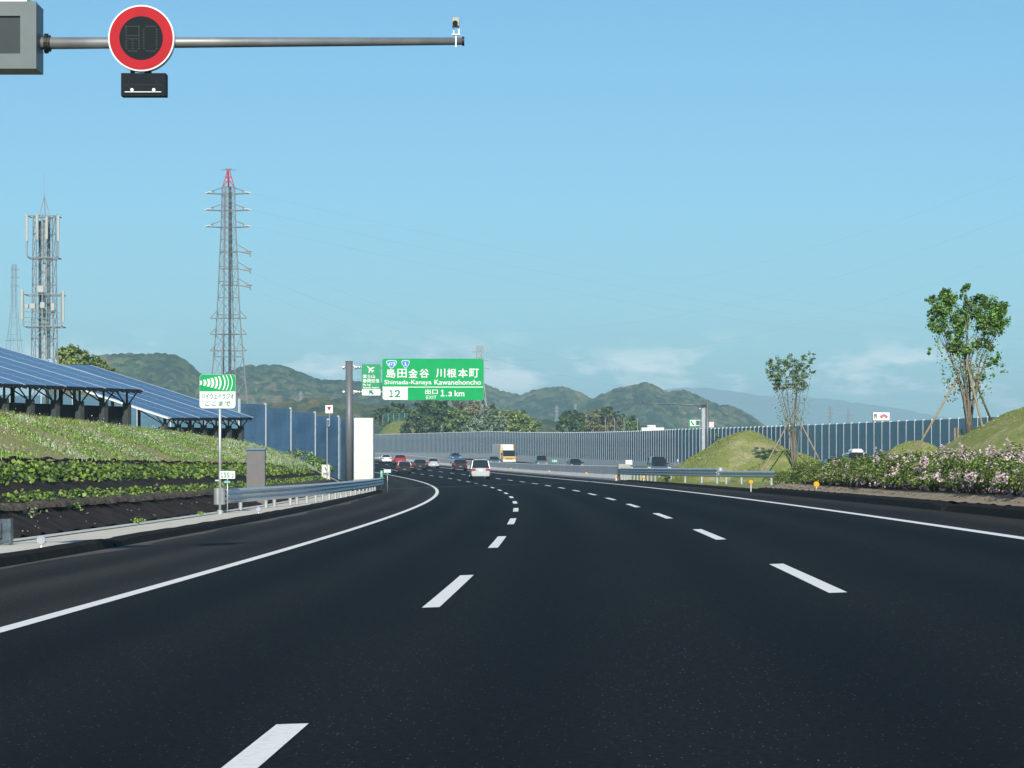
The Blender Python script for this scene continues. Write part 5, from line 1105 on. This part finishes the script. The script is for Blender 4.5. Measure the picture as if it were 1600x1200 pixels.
hs = thing('square_marker', 'empty white square frame on a dark post right of the green phone sign', 'sign frame', at(1090, 661, 303)); b = MB()
for q in ((-4, 4, 4, 4), (-4, -4, 4, -4)): b.tube((q[0] * k_, 0, q[1] * k_), (q[2] * k_, 0, q[3] * k_), .04)
b.tube((3.5 * k_, 0, -5.5), (3.5 * k_, 0, 6 * k_), .06); build('frame', b, M_GALV, hs)
bx = thing('white_box_sign', 'small white and pink board behind the distant gantry column', 'board', at(1111, 663.5, 308)); b = MB(); b.box((0, 0, 0), (9 * k_, .1, 9 * k_)); build('board', b, mat('pale_pink_board', (.75, .66, .64), .5), bx); b = MB(); b.tube((0, .1, -5), (0, .1, 0), .04); build('post', b, M_GALV, bx)
# small fittings on the far wall base
for i, (px, py, s_q, lb) in enumerate(((621.5, 701.5, 690, 'tiny white lamp on the far wall, leftmost'), (732, 707, 560, 'tiny white lamp on the far wall above the silver minivan'), (872.5, 712.5, 455, 'small white box on the far wall right of the grey oncoming car'), (1059, 719.5, 318, 'cream coloured box on the far wall base at the foot of the mound'))):
    q = at(px, py, float(RP(s_q, float(wall_t(s_q)) - .6).y)); w_ = thing('wall_lamp', lb, 'lamp', q); k2 = q.y / F_PX; b = MB(); b.bbox((0, 0, 0), (3.0 * k2, .3, 4.2 * k2), .02); build('lamp_body', b, mat('camera_cream', (.50, .50, .44), .5), w_)
d_b = 900.; bd = thing('low_building', 'low white building with a sign block beyond the far noise wall', 'building', at(1020, 690, d_b)); k2 = d_b / F_PX
b = MB(); b.box((0, 3, 19.5 * k2), (35 * k2, 6, 5.0 * k2)); b.box((0, 3, 8 * k2), (30 * k2, 5.5, 18 * k2)); build('roof', b, M_WHITE, bd); b = MB(); b.box((-2 * k2, 1, 23.2 * k2), (13 * k2, .8, 5.4 * k2)); build('sign_block', b, M_WHITE, bd)
b = text_mesh('Pに', (-8 * k2, 21.3 * k2, 4 * k2, 25.0 * k2), .55, .0); build('sign_lettering', b, mat('sign_navy', (.05, .08, .2), .5), bd)
bb = thing('rooftop_billboard', 'square white billboard with a pink house logo beyond the far noise wall', 'billboard', at(1377, 650, 800)); k2 = 800 / F_PX
b = MB(); b.box((0, 1.2, -.5 * k2), (26 * k2, 2.4, 12.5 * k2)); build('board', b, M_WHITE, bb); b = MB(); b.box((0, 1.2, -18 * k2), (24 * k2, 2.2, 22 * k2)); build('support', b, M_BOXG, bb)
b = MB().prism([(x * k2, z * k2) for x, z in ((-3.5, -.5), (4, 3.2), (11.5, -.5), (9.6, -.8), (9.2, -3.4), (6, -3.4), (5.8, -.8), (2.2, -.8), (2, -3.4), (-1.2, -3.4), (-1.4, -.8))][::-1], -.1, 0); build('house_logo', b, mat('logo_pink', (.55, .12, .22), .5), bb)
b = MB().prism([(x * k2, z * k2) for x, z in ((-11.5, 3.2), (-7, 3.2), (-7, -3.6), (-8.6, -3.6), (-8.6, -.4), (-10, -.4), (-10, -3.6), (-11.5, -3.6))][::-1], -.1, 0); build('side_symbol', b, M_BOXG, bb)

# ------------------------------------------------------------------ lattice towers
def lattice(name, label, px, d, y_base, levels, leg_r, br_r, m=M_GALVD, red_to=None, panels=1.0, cat='pylon', group=None, rot=.5):
    """levels = [(py, half width px)] from base to top"""
    t = thing(name, label, cat, (PX(px, d), d, PZ(y_base, d)), group=group); k_ = d / F_PX; z0 = t.location.z
    c, s_ = math.cos(rot), math.sin(rot); q = lambda x, y, z: (x * c - y * s_, x * s_ + y * c, z); nf = 1 / (abs(c) + abs(s_))
    lv = [(PZ(py, d) - z0, hw * k_ * nf) for py, hw in levels]; zs = [a for a, b_ in lv]; hs_ = [b_ for a, b_ in lv]
    for sx, sy in ((1, 1), (1, -1), (-1, -1), (-1, 1)):
        b_ = MB()
        for i in range(len(lv) - 1): b_.tube(q(sx * hs_[i], sy * hs_[i], zs[i]), q(sx * hs_[i + 1], sy * hs_[i + 1], zs[i + 1]), leg_r, n=4, cap=False)
        build('leg', b_, m, t)
    b_ = MB(); rb = MB(); z = zs[0]
    while z < zs[-1] - .3:
        h_ = float(np.interp(z, zs, hs_)); z2 = min(z + max(2 * h_ * panels, .9), zs[-1]); h2 = float(np.interp(z2, zs, hs_)); tgt = rb if red_to is not None and z > PZ(red_to, d) - z0 - .5 else b_
        for (ax, ay), (bx_, by) in (((1, 1), (1, -1)), ((1, -1), (-1, -1)), ((-1, -1), (-1, 1)), ((-1, 1), (1, 1))):
            tgt.tube(q(ax * h_, ay * h_, z), q(bx_ * h2, by * h2, z2), br_r, n=4, cap=False); tgt.tube(q(bx_ * h_, by * h_, z), q(ax * h2, ay * h2, z2), br_r, n=4, cap=False); tgt.tube(q(ax * h2, ay * h2, z2), q(bx_ * h2, by * h2, z2), br_r, n=4, cap=False)
        z = z2
    build('bracing', b_, m, t)
    return t, k_, z0
dP = 600.; tw, k_, z0 = lattice('transmission_tower', 'tall steel transmission tower with a red peak behind the radio sign', 357, dP, 700, [(700, 38), (640, 31), (560, 24), (497, 18.5), (400, 14.0), (350, 11.5), (292, 10)], .14, .05, cat='pylon', panels=1.0)
z_ = lambda py: PZ(py, dP) - z0
b = MB(); 
for sx, sy in ((1, 0), (-1, 0), (0, 1), (0, -1)): b.tube((sx * 9 * k_, sy * 9 * k_, z_(292)), (sx * 1.6 * k_, sy * 1.6 * k_, z_(266)), .085, n=4)
b.tube((0, 0, z_(292)), (0, 0, z_(264)), .07, n=4)
for yy, hw in ((284, 7), (276, 4.6)): b.tube((-hw * k_, 0, z_(yy)), (hw * k_, 0, z_(yy)), .05, n=4)
b.tube((-2 * k_, 0, z_(266)), (0, 0, z_(292)), .1, n=4); b.tube((-9 * k_, 0, z_(292)), (4 * k_, 0, z_(276)), .08, n=4); b.tube((9 * k_, 0, z_(292)), (-4 * k_, 0, z_(276)), .08, n=4)
build('red_peak', b, M_RED2, tw); b = MB(); b.tube((-12 * k_, 0, z_(265.5)), (12 * k_, 0, z_(265.5)), .08, n=4); b.tube((-5 * k_, 0, z_(264)), (5 * k_, 0, z_(264)), .16, n=4); build('peak_crossarm', b, M_GALVD, tw)
b = MB(); b.tube((.3, 0, z_(690)), (.3, 0, z_(292)), .34, n=6); build('climbing_shaft', b, mat('shaft_dark', (.07, .085, .10), .6), tw)
b = MB(); b.tube((-1.1, -.4, z_(690)), (-.8, -.4, z_(300)), .14, n=4); build('cable_run', b, M_GALVD, tw)
for yy, xl, xr, hw in ((302, -36, 35, 10.5), (328, -37, 35, 11.5), (354, -37, 35, 12.5)):
    b = MB()
    for y2, (x_, hwx) in ((0, (xl, -hw)), (0, (xr, hw))):
        b.tube((hwx * k_, -.6, z_(yy - 8)), (x_ * k_, 0, z_(yy)), .10, n=4); b.tube((hwx * k_, -.6, z_(yy + 1)), (x_ * k_, 0, z_(yy)), .11, n=4); b.tube((hwx * k_, .6, z_(yy + 1)), (x_ * k_, 0, z_(yy)), .11, n=4); b.tube(((hwx * .5 + x_ * .5) * k_, 0, z_(yy - 3.5)), ((hwx * .5 + x_ * .5) * k_, 0, z_(yy + .5)), .08, n=4)
    b.tube((-hw * k_, 0, z_(yy + 1)), (hw * k_, 0, z_(yy + 1)), .11, n=4); ar = build('crossarm', b, M_GALVD, tw)
    b = MB()
    for x_ in (xl, xr): b.tube((x_ * k_, 0, z_(yy)), ((x_ + (-1 if x_ < 0 else 1) * -9) * k_, -1.2, z_(yy - 1.4)), .15, n=6)
    build('insulator', b, M_WHITE, ar)
for yy in (393, 420, 445.5):
    b = MB(); b.tube((14 * k_, 0, z_(yy - 11)), (33 * k_, 0, z_(yy)), .09, n=4); b.tube((-12 * k_, 0, z_(yy)), (37 * k_, 0, z_(yy)), .12, n=4); ar = build('crossarm', b, M_GALVD, tw)
    b = MB(); b.tube((17 * k_, -.5, z_(yy)), (33 * k_, -.5, z_(yy + 3)), .22, n=6); b.tube((34 * k_, 0, z_(yy)), (34 * k_, 0, z_(yy + 8)), .13, n=4); build('insulator', b, M_GALVD, ar)
for yy in (497, 522, 548):
    b = MB()
    for sg_ in (-1, 1): b.tube((sg_ * 18 * k_, 0, z_(yy - 11)), (sg_ * 28.5 * k_, 0, z_(yy)), .09, n=4)
    b.tube((-28.5 * k_, 0, z_(yy)), (28.5 * k_, 0, z_(yy)), .12, n=4); build('crossarm', b, M_GALVD, tw)
def small_pylon(label, px, d, y0, y1, hb, ht, arms, m=M_GALVD, r_=.16):
    t, kk, zz = lattice('transmission_tower', label, px, d, y0, [(y0, hb), (y0 + (y1 - y0) * .55, ht * 1.2), (y1, ht)], r_ * .8, r_ * .32, m, panels=1.7)
    for yy, xl, xr in arms:
        b_ = MB(); zq = PZ(yy, d) - zz; b_.tube((xl * kk, 0, zq), (xr * kk, 0, zq), r_ * .9, n=4); b_.tube((0, 0, zq + 3 * kk), (xr * kk, 0, zq), r_ * .5, n=4); b_.tube((0, 0, zq + 3 * kk), (xl * kk, 0, zq), r_ * .5, n=4)
        build('crossarm', b_, m, t)
    return t
small_pylon('transmission tower standing behind the right end of the exit sign', 750, 900, 665, 541, 13.5, 5.2, [(549.5, -12, 15), (562.5, 4, 14), (575.5, 4, 14)], mat('pale_lattice', (.50, .53, .53), .6, .2), .14)
small_pylon('faint transmission tower at the far left edge beyond the mobile phone mast', 22, 1500, 560, 413, 15, 4.0, [(421, -5, 9), (433.5, -6, 9), (447, -6, 9), (532, -14, 14)], M_GALVD, .16)
small_pylon('tiny pylon on the hillside right of the thick pole', 470, 2000, 634, 612, 3.2, 1.6, [(616, -4, 4)], M_GALVD, .25)
small_pylon('tiny pylon on the hills above the dark tree clump', 870, 2300, 662, 634, 3.6, 1.4, [(638, -4, 4), (643, -4, 4)], M_GALVD, .25)
small_pylon('tiny pylon on the saddle between the two middle hills', 899, 2600, 645, 631, 2.6, 1.2, [(634, -3, 3)], M_GALVD, .28)
small_pylon('small pylon above the far wall right of the left young tree', 1297, 2200, 664, 635, 3.2, 1.2, [(640, -5, 5), (646, -5, 5), (651, -4, 4)], M_GALVD, .22)
small_pylon('small wide-armed pylon above the far wall left of the billboard', 1325.5, 2200, 664, 640, 3.4, 1.4, [(649, -11, 9), (653, -7, 7)], M_GALVD, .24)
# mobile phone mast
dM = 260.; ms, k_, z0 = lattice('phone_mast', 'mobile phone lattice mast with two antenna platforms behind the solar roof', 69.5, dM, 620, [(620, 24), (545, 22), (404, 20), (338, 19)], .05, .026, rot=.35, cat='phone mast', panels=1.25)
z_ = lambda py: PZ(py, dM) - z0; x_ = lambda px: (px - 69.5) * k_
b = MB(); b.tube((x_(69), 0, z_(306)), (x_(68.5), 0, z_(268)), .03, .012, n=5)
for px in (61, 78): b.tube((x_(px), 0, z_(338)), (x_(69), 0, z_(306)), .04, n=5)
b.tube((x_(69), .6, z_(338)), (x_(69), 0, z_(306)), .04, n=5); build('spike', b, M_GALVD, ms)
b = MB(); b.tube((x_(62.5), 0, z_(600)), (x_(62.5), 0, z_(345)), .13, n=8); build('dark_duct', b, mat('shaft_dark', (.07, .085, .10), .6), ms)
b = MB(); b.tube((x_(69.5), -.1, z_(600)), (x_(69.5), -.1, z_(342)), .15, n=8); build('pale_duct', b, mat('pale_duct', (.42, .46, .46), .5), ms)
b = MB(); b.tube((x_(75), .3, z_(560)), (x_(75), .3, z_(338)), .17, n=8); build('cable_ladder', b, mat('shaft_mid', (.14, .17, .19), .6), ms)
def frame(y0, y1, xa, xb, dpt):
    b_ = MB()
    for yy in (y0, y1):
        for ya, yb in ((-dpt, -dpt), (dpt, dpt)): b_.tube((x_(xa), ya, z_(yy)), (x_(xb), yb, z_(yy)), .05, n=5)
        for xx in (xa, xb): b_.tube((x_(xx), -dpt, z_(yy)), (x_(xx), dpt, z_(yy)), .05, n=5)
    for xx in (xa, (xa + xb) / 2, xb): b_.tube((x_(xx), -dpt, z_(y0 - 3)), (x_(xx), -dpt, z_(y1 + 1)), .045, n=5)
    build('platform_frame', b_, M_GALVD, ms)
frame(338.5, 403.5, 46, 93, 1.0); frame(461, 511, 41, 99, 1.3)
M_ANT = mat('antenna_white', (.40, .42, .41), .5, var=.05)
for px, ya, yb in ((45, 337, 378), (61, 337, 376), (94, 338, 378), (37.5, 453, 500), (101.5, 455, 504), (76, 340, 375)):
    b = MB(); b.bbox((x_(px), -1.1, (z_(ya) + z_(yb)) / 2), (.24, .16, z_(ya) - z_(yb)), .03); build('antenna', b, M_ANT, ms)
for px, py, w_, h_ in ((67.5, 453, 10, 10.5), (55, 479.5, 8, 8), (70.5, 478, 7, 9), (86.5, 481, 6, 11), (46, 480, 5, 6)):
    b = MB(); b.bbox((x_(px), -1.35, z_(py)), (w_ * k_, .4, h_ * k_), .02); build('equipment_box', b, M_ANT, ms)
b = MB()
for px in (44, 95, 39, 101):
    ya, yb = (380, 402) if px in (44, 95) else (500, 511); sg_ = 1 if px < 69 else -1
    b.path([(x_(px), -1.1, z_(ya)), (x_(px), -1.1, z_(yb - 3)), (x_(px + 2 * sg_), -1.1, z_(yb)), (x_(px + 6 * sg_), -1., z_(yb + .5))], [.03] * 4, 5)
for yy in (488, 497, 504): b.tube((x_(42), -1.2, z_(yy)), (x_(97), -1.2, z_(yy + 2)), .035, n=5)
build('cables', b, M_GALVD, ms)
# power lines: sagging conductors from the big tower
def wire(label, A, Bp, sag, r_=.022, n=36):
    A, Bp = Vector(A), Vector(Bp); P = []
    for i in range(n + 1): f_ = i / n; p = A.lerp(Bp, f_); p.z -= sag * 4 * f_ * (1 - f_); P.append(p)
    b_ = MB(); b_.path([p - A for p in P], [r_] * (n + 1), 4); o = build('power_line', b_, mat('conductor', (.30, .33, .35), .5, .3), loc=A); tag(o, label, 'power line', 'power lines from the big transmission tower'); return o
lbw = ['top', 'second', 'third']
for i, yy in enumerate((302, 328, 354)):
    wire(f'thin conductor from the {lbw[i]} crossarm of the red-peaked tower sagging down to the right', at(392, yy, dP), at(1900, 520 + 16 * i, 1150), 9, .009)
for i, yy in enumerate((393, 420, 445)):
    wire(f'thin conductor from the {lbw[i]} right-hand arm of the red-peaked tower running right', at(393, yy + 6, dP), at(1950, 470 + 28 * i, 760), 26, .007)
for i in range(3):
    wire(f'thin conductor high in the sky rising to the right edge, {["topmost", "middle", "lowest"][i]} of three', at(360 + i * 20, 380 + i * 40, 620), at(1750, 205 + i * 62, 330), 16, .004)

# ------------------------------------------------------------------ land beyond the far wall, trees, bank and fence
grid_mesh('far_land', np.arange(150, 745, 15.0), lambda s: [opp(s) + .6, opp(s) + 40, opp(s) + 120, opp(s) + 400], lambda s, t: np.where(t < 60, .1, .3), M_FIELD)
g = MB(); g.add([(-700, 735, 4.4), (500, 735, 4.4), (900, 2200, 7), (-1200, 2200, 7)], [(0, 1, 2, 3)]); o = build('far_land', g, M_FIELD); o['kind'] = 'structure'
def bg_tree(label, D, lobes, m, n, leaf, zb=4.6, name='tree', cat='tree', tr=.25):
    k_ = D / F_PX; cx = sum(l[0] for l in lobes) / len(lobes); base_ = (PX(cx, D), D, zb)
    L = [((a - cx) * k_, random.uniform(-.4, .4) * ra * k_, PZ(c, D) - zb, ra * k_, ra * k_, rc * k_) for a, c, ra, rc in lobes]
    return make_tree(name, label, base_, L, m, n, leaf, tr)
D = 760
bg_tree('dark evergreen tree just right of the white wall end', D + 45, [(603, 645, 12, 10), (618, 640, 12, 10), (632, 642, 9, 10), (610, 658, 16, 12), (590, 650, 9, 10)], L_DARK, 2600, .75)
bg_tree('tall dark evergreen tree under the middle of the exit sign', D, [(655, 645, 16, 16), (672, 640, 17, 18), (690, 642, 16, 16), (645, 664, 17, 14), (668, 664, 20, 14), (695, 662, 16, 14), (634, 672, 9, 9)], L_DARK, 6500, .8)
bg_tree('dark bushy tree at the right flank of the tall evergreen', D - 10, [(712, 648, 13, 12), (722, 654, 12, 10), (706, 664, 13, 12), (724, 668, 12, 9)], L_MID, 2600, .75)
bg_tree('brownish bare trees behind the pylon foot', D + 60, [(716, 640, 13, 14), (732, 638, 14, 14), (750, 640, 12, 12), (768, 644, 9, 12), (778, 650, 8, 9)], L_BROWN, 1900, .75)
bg_tree('silvery grey-green broad bush below the pylon', D - 30, [(752, 660, 18, 13), (768, 654, 14, 10), (735, 668, 16, 9), (722, 674, 12, 7), (764, 671, 18, 9), (784, 662, 9, 12)], L_SILV, 4200, .62)
bg_tree('yellow-green rounded tree right of the silvery bush', D - 15, [(795, 655, 17, 14), (812, 652, 15, 11), (830, 664, 14, 10), (790, 668, 16, 10), (815, 670, 18, 9), (838, 672, 9, 6), (778, 658, 9, 12)], L_YEL, 5200, .7)
bg_tree('dark rounded tree left of the dry bamboo', D, [(885, 655, 11, 12), (896, 652, 12, 12), (878, 666, 9, 9), (900, 667, 11, 9), (906, 656, 7, 10)], L_DARK, 2600, .7)
bg_tree('broad clump of yellowish dry bamboo beyond the far wall', D + 10, [(922, 655, 12, 15), (936, 650, 12, 14), (950, 658, 12, 12), (966, 662, 11, 10), (915, 667, 10, 8), (940, 668, 16, 8)], L_BROWN, 3300, .65)
bg_tree('dark pine top standing out of the bamboo', D + 5, [(947, 643, 8, 6), (952, 640, 5, 5)], L_DARK, 500, .6, tr=.15)
bg_tree('thin dark pine leaning right of the bamboo', D + 5, [(963, 646, 6, 4), (971, 650, 6, 3.5), (962, 654, 4, 3)], L_DARK, 420, .55, tr=.12)
bg_tree('small round olive tree at the right end of the clump', D + 5, [(987, 658, 10, 9), (992, 666, 9, 6), (980, 668, 8, 6)], L_MID, 1200, .6)
D4 = 420
bg_tree('bright green broadleaf tree behind the upper solar roof', D4, [(106, 556, 17, 15), (122, 558, 16, 14), (95, 553, 10, 10), (110, 575, 26, 14)], L_YEL, 4000, .42, zb=3.0)
bg_tree('darker green tree stepping down behind the solar roof', D4 + 4, [(142, 566, 15, 14), (158, 574, 14, 12), (170, 583, 12, 9), (182, 592, 10, 8), (140, 590, 24, 14)], L_MID, 4200, .42, zb=3.0)
# tall thin light poles among the bamboo
for i, px in enumerate((946, 960, 975, 996)):
    q = at(px, 675, 740); o = thing('lamp_pole', f'thin pale pole among the dry bamboo, number {["one", "two", "three", "four"][i]} from the left', 'pole', q); b = MB(); b.tube((0, 0, -8), (0, 0, PZ(652 + (i % 2) * 2, 740) - q.z), .07, n=6); build('pole_shaft', b, M_ANT, o)

# ------------------------------------------------------------------ hills
def hill_mat(name, dark, mid, brown, fade=0.0):
    m = bpy.data.materials.new(name); m.use_nodes = True; nt = m.node_tree; N = nt.nodes; L = nt.links; bs = N['Principled BSDF']; bs.inputs['Roughness'].default_value = .95; bs.inputs['Specular IOR Level'].default_value = .05
    at_ = N.new('ShaderNodeAttribute'); at_.attribute_name = 'tone'
    rp = N.new('ShaderNodeValToRGB'); e = rp.color_ramp.elements; e[0].position = .0; e[0].color = tuple(dark) + (1,); e[1].position = 1.0; e[1].color = tuple(brown) + (1,); x = rp.color_ramp.elements.new(.55); x.color = tuple(mid) + (1,)
    L.new(at_.outputs['Fac'], rp.inputs[0]); tcn = N.new('ShaderNodeTexCoord'); nz = N.new('ShaderNodeTexNoise'); nz.inputs['Scale'].default_value = .22; nz.inputs['Detail'].default_value = 7; nz.inputs['Roughness'].default_value = .7; L.new(tcn.outputs['Object'], nz.inputs['Vector'])
    mu = N.new('ShaderNodeMixRGB'); mu.blend_type = 'MULTIPLY'; mu.inputs[0].default_value = .9; r2 = N.new('ShaderNodeValToRGB'); r2.color_ramp.elements[0].position = .35; r2.color_ramp.elements[0].color = (.35, .35, .35, 1); r2.color_ramp.elements[1].position = .6; L.new(nz.outputs['Fac'], r2.inputs[0])
    L.new(rp.outputs[0], mu.inputs[1]); L.new(r2.outputs[0], mu.inputs[2]); L.new(mu.outputs[0], bs.inputs['Base Color']); return m
def vnoise(x, y, seed):
    """smooth value noise"""
    xi, yi = np.floor(x).astype(int), np.floor(y).astype(int); fx, fy = x - xi, y - yi; fx = fx * fx * (3 - 2 * fx); fy = fy * fy * (3 - 2 * fy)
    h = lambda a, b: (np.sin(a * 127.1 + b * 311.7 + seed * 74.7) * 43758.5453) % 1.0
    return (h(xi, yi) * (1 - fx) + h(xi + 1, yi) * fx) * (1 - fy) + (h(xi, yi + 1) * (1 - fx) + h(xi + 1, yi + 1) * fx) * fy
def hill(label, ridge, D, m, cell=8.0, step=1.6, depth=None, seed=1, bump=1.0, spur=.16, name='hill'):
    rp = np.array(ridge, float); X0, X1 = PX(rp[0, 0], D), PX(rp[-1, 0], D); xs = np.arange(X0, X1, step); px_ = xs / D * F_PX + 800
    Rz = np.interp(px_, rp[:, 0], [PZ(v, D) for v in rp[:, 1]]); ker = np.ones(9) / 9; Rs = np.convolve(np.pad(Rz, 4, 'edge'), ker, 'valid')
    zb = 2.0; Hm = Rz.max() - zb; depth = depth or Hm * 2.3; ys = np.concatenate([np.arange(-depth, 0, step * 1.25), np.arange(0, depth * .4, step * 4)])
    Xg, Yg = np.meshgrid(xs, ys); u = np.clip(-Yg / depth, 0, 1); back = np.clip(Yg / (depth * .4), 0, 1)
    n1 = vnoise(Xg / 60 + seed, Yg / 90, seed) * .6 + vnoise(Xg / 24, Yg / 34 + seed, seed + 3) * .3 + vnoise(Xg / 10, Yg / 12, seed + 5) * .12
    prof = 1 - u**1.15; Z = zb + (Rs[None, :] - zb) * prof - back * Hm * .4 + (n1 - .55) * Hm * spur * np.clip(u * 5, 0, 1) * (1 - u * .6)
    # domed tree crowns from a jittered cell grid
    gx, gy = np.floor(Xg / cell), np.floor(Yg / cell); best = np.full(Xg.shape, 9e9); tone = np.zeros(Xg.shape); hs = lambda a, b, k: (np.sin(a * 12.9898 + b * 78.233 + k * 37.7 + seed) * 43758.5453) % 1.0
    for ax in (-1, 0, 1):
        for ay in (-1, 0, 1):
            cx, cy = gx + ax, gy + ay; qx, qy = (cx + .15 + .7 * hs(cx, cy, 1)) * cell, (cy + .15 + .7 * hs(cx, cy, 2)) * cell; dd = ((Xg - qx)**2 + (Yg - qy)**2) / (cell * (.55 + .35 * hs(cx, cy, 4)))**2
            w = dd < best; best = np.where(w, dd, best); tone = np.where(w, hs(cx, cy, 3), tone)
    Z += np.sqrt(np.clip(1 - best, 0, 1)) * cell * .55 * bump
    big = vnoise(Xg / 45 + 9, Yg / 60, seed + 8); tone = np.clip((tone - .15) * 1.05 + (big - .5) * .9, 0, 1); Yw = Yg + D
    idx = np.arange(Xg.size).reshape(Xg.shape); Fq = np.stack([idx[:-1, :-1], idx[:-1, 1:], idx[1:, 1:], idx[1:, :-1]], -1).reshape(-1, 4)
    me = fast_mesh('hill', np.stack([Xg, Yw, Z], -1).reshape(-1, 3), Fq); at_ = me.attributes.new('tone', 'FLOAT', 'POINT'); at_.data.foreach_set('value', tone.ravel().astype(np.float32))
    o = link(me, name, m, smooth=True); tag(o, label, kind='structure'); return o
HM1 = hill_mat('hill_forest', (.014, .034, .014), (.075, .115, .038), (.19, .155, .07)); HM2 = hill_mat('hill_forest_mixed', (.014, .032, .013), (.085, .115, .040), (.20, .145, .075)); HM3 = hill_mat('far_range', (.04, .06, .05), (.05, .07, .06), (.06, .08, .06))
hill('forested hill behind the solar roofs and the tall tower', [(90, 600), (130, 568), (160, 559), (180, 557.5), (200, 557), (235, 556), (262, 557), (278, 560), (292, 568), (304, 578), (315, 590), (340, 604), (370, 625), (400, 650)], 2200, HM1, 5.5, 1.2, seed=2)
hill('broad forested hill behind the thick pole', [(290, 650), (318, 612), (330, 600), (350, 588), (366, 580), (385, 575.5), (410, 573.5), (440, 575), (455, 580), (470, 586), (490, 595), (505, 598.5), (530, 598.5), (560, 600), (600, 603), (650, 615), (700, 632)], 2500, HM2, 6, 1.3, seed=5)
hill('forested hill running down from behind the exit sign', [(540, 622), (600, 606), (640, 598), (700, 592), (735, 596), (758, 604), (775, 611), (796, 618), (812, 620), (830, 634), (870, 655), (900, 672)], 3100, HM1, 6.5, 1.4, seed=8)
hill('rounded forested hill right of the exit sign', [(760, 668), (790, 640), (812, 622), (830, 614), (850, 609), (875, 607.5), (893, 610.5), (908, 618), (922, 625), (935, 633), (960, 652), (985, 672)], 2900, HM2, 6.2, 1.4, seed=13)
hill('peaked forested hill behind the distant gantry', [(880, 662), (905, 642), (923, 629), (935, 621.5), (950, 616), (965, 610), (985, 606.5), (1000, 603), (1010, 600.5), (1018, 602), (1028, 609), (1036, 615), (1043, 616), (1050, 614), (1062, 612.5), (1076, 614.5), (1092, 622), (1108, 631), (1125, 636), (1140, 636.5), (1155, 643), (1172, 651), (1188, 663), (1200, 675)], 2700, HM2, 6, 1.3, seed=21)
hill('low wooded foothill behind the far wall', [(380, 655), (420, 640), (450, 633), (480, 630), (510, 628), (545, 633), (580, 640), (620, 643), (660, 650), (740, 655), (820, 660), (860, 664), (900, 668), (960, 672), (1010, 672)], 1500, hill_mat('foothill_wood', (.028, .05, .022), (.075, .10, .035), (.15, .125, .06)), 6, 1.2, seed=31, spur=.25)
hill('faint blue mountain range far behind the right hills', [(880, 660), (930, 640), (975, 625), (1010, 616), (1050, 610), (1090, 607.5), (1130, 612), (1180, 620), (1220, 624), (1290, 625), (1330, 631), (1380, 637), (1440, 648), (1500, 660), (1580, 672), (1640, 680)], 12000, HM3, 60, 15, seed=41, bump=.3)
gb = hill('grassy bank beyond the far noise wall right of the white wall end', [(584, 692), (590, 678), (597, 669), (605, 662), (614, 658), (640, 657), (662, 660), (690, 674), (705, 690)], 775, grass_mat('far_bank_grass', (.16, .22, .055), (.09, .12, .03), (.22, .19, .09), .25), 3, .5, depth=14, seed=3, bump=.04, spur=.05, name='grassy_bank')
# green mesh fence on that bank
gf_ = thing('mesh_fence', 'green mesh fence on the grassy bank right of the white wall end', 'fence', at(601, 657, 781)); L0 = gf_.location
for i in range(6):
    a_, c_ = 598 + i * 8.5, 598 + (i + 1) * 8.5; ya = float(np.interp(a_, [590, 606, 650], [664, 658, 657])); yb = float(np.interp(c_, [590, 606, 650], [664, 658, 657])); b = MB(); b.tube(at(a_, ya + 3, 781) - L0, at(a_, ya - 12.5, 781) - L0, .06, n=5); build('fence_post', b, M_ANT, gf_)
    b = MB()
    for q in range(7): f_ = q / 7; xx = a_ + (c_ - a_) * f_; yy = ya + (yb - ya) * f_; b.tube(at(xx, yy, 781) - L0, at(xx, yy - 11.5, 781) - L0, .045, n=4)
    for hh in (.5, 4, 8, 11.5): b.tube(at(a_, ya - hh, 781) - L0, at(c_, yb - hh, 781) - L0, .04, n=4)
    build('mesh_panel', b, mat('fence_green', (.04, .20, .14), .5), gf_)

# ------------------------------------------------------------------ air
hz = MB(); hz.box((0, 6400, 178), (12000, 14000, 366)); ho = build('haze', hz, None); ho['kind'] = 'stuff'
hm = bpy.data.materials.new('haze_air'); hm.use_nodes = True; nt = hm.node_tree; nt.nodes.remove(nt.nodes['Principled BSDF']); pv = nt.nodes.new('ShaderNodeVolumePrincipled')
pv.inputs['Density'].default_value = 1.75e-4; pv.inputs['Color'].default_value = (.54, .82, .97, 1); pv.inputs['Anisotropy'].default_value = .0
nt.links.new(pv.outputs[0], nt.nodes['Material Output'].inputs['Volume']); ho.data.materials.append(hm)
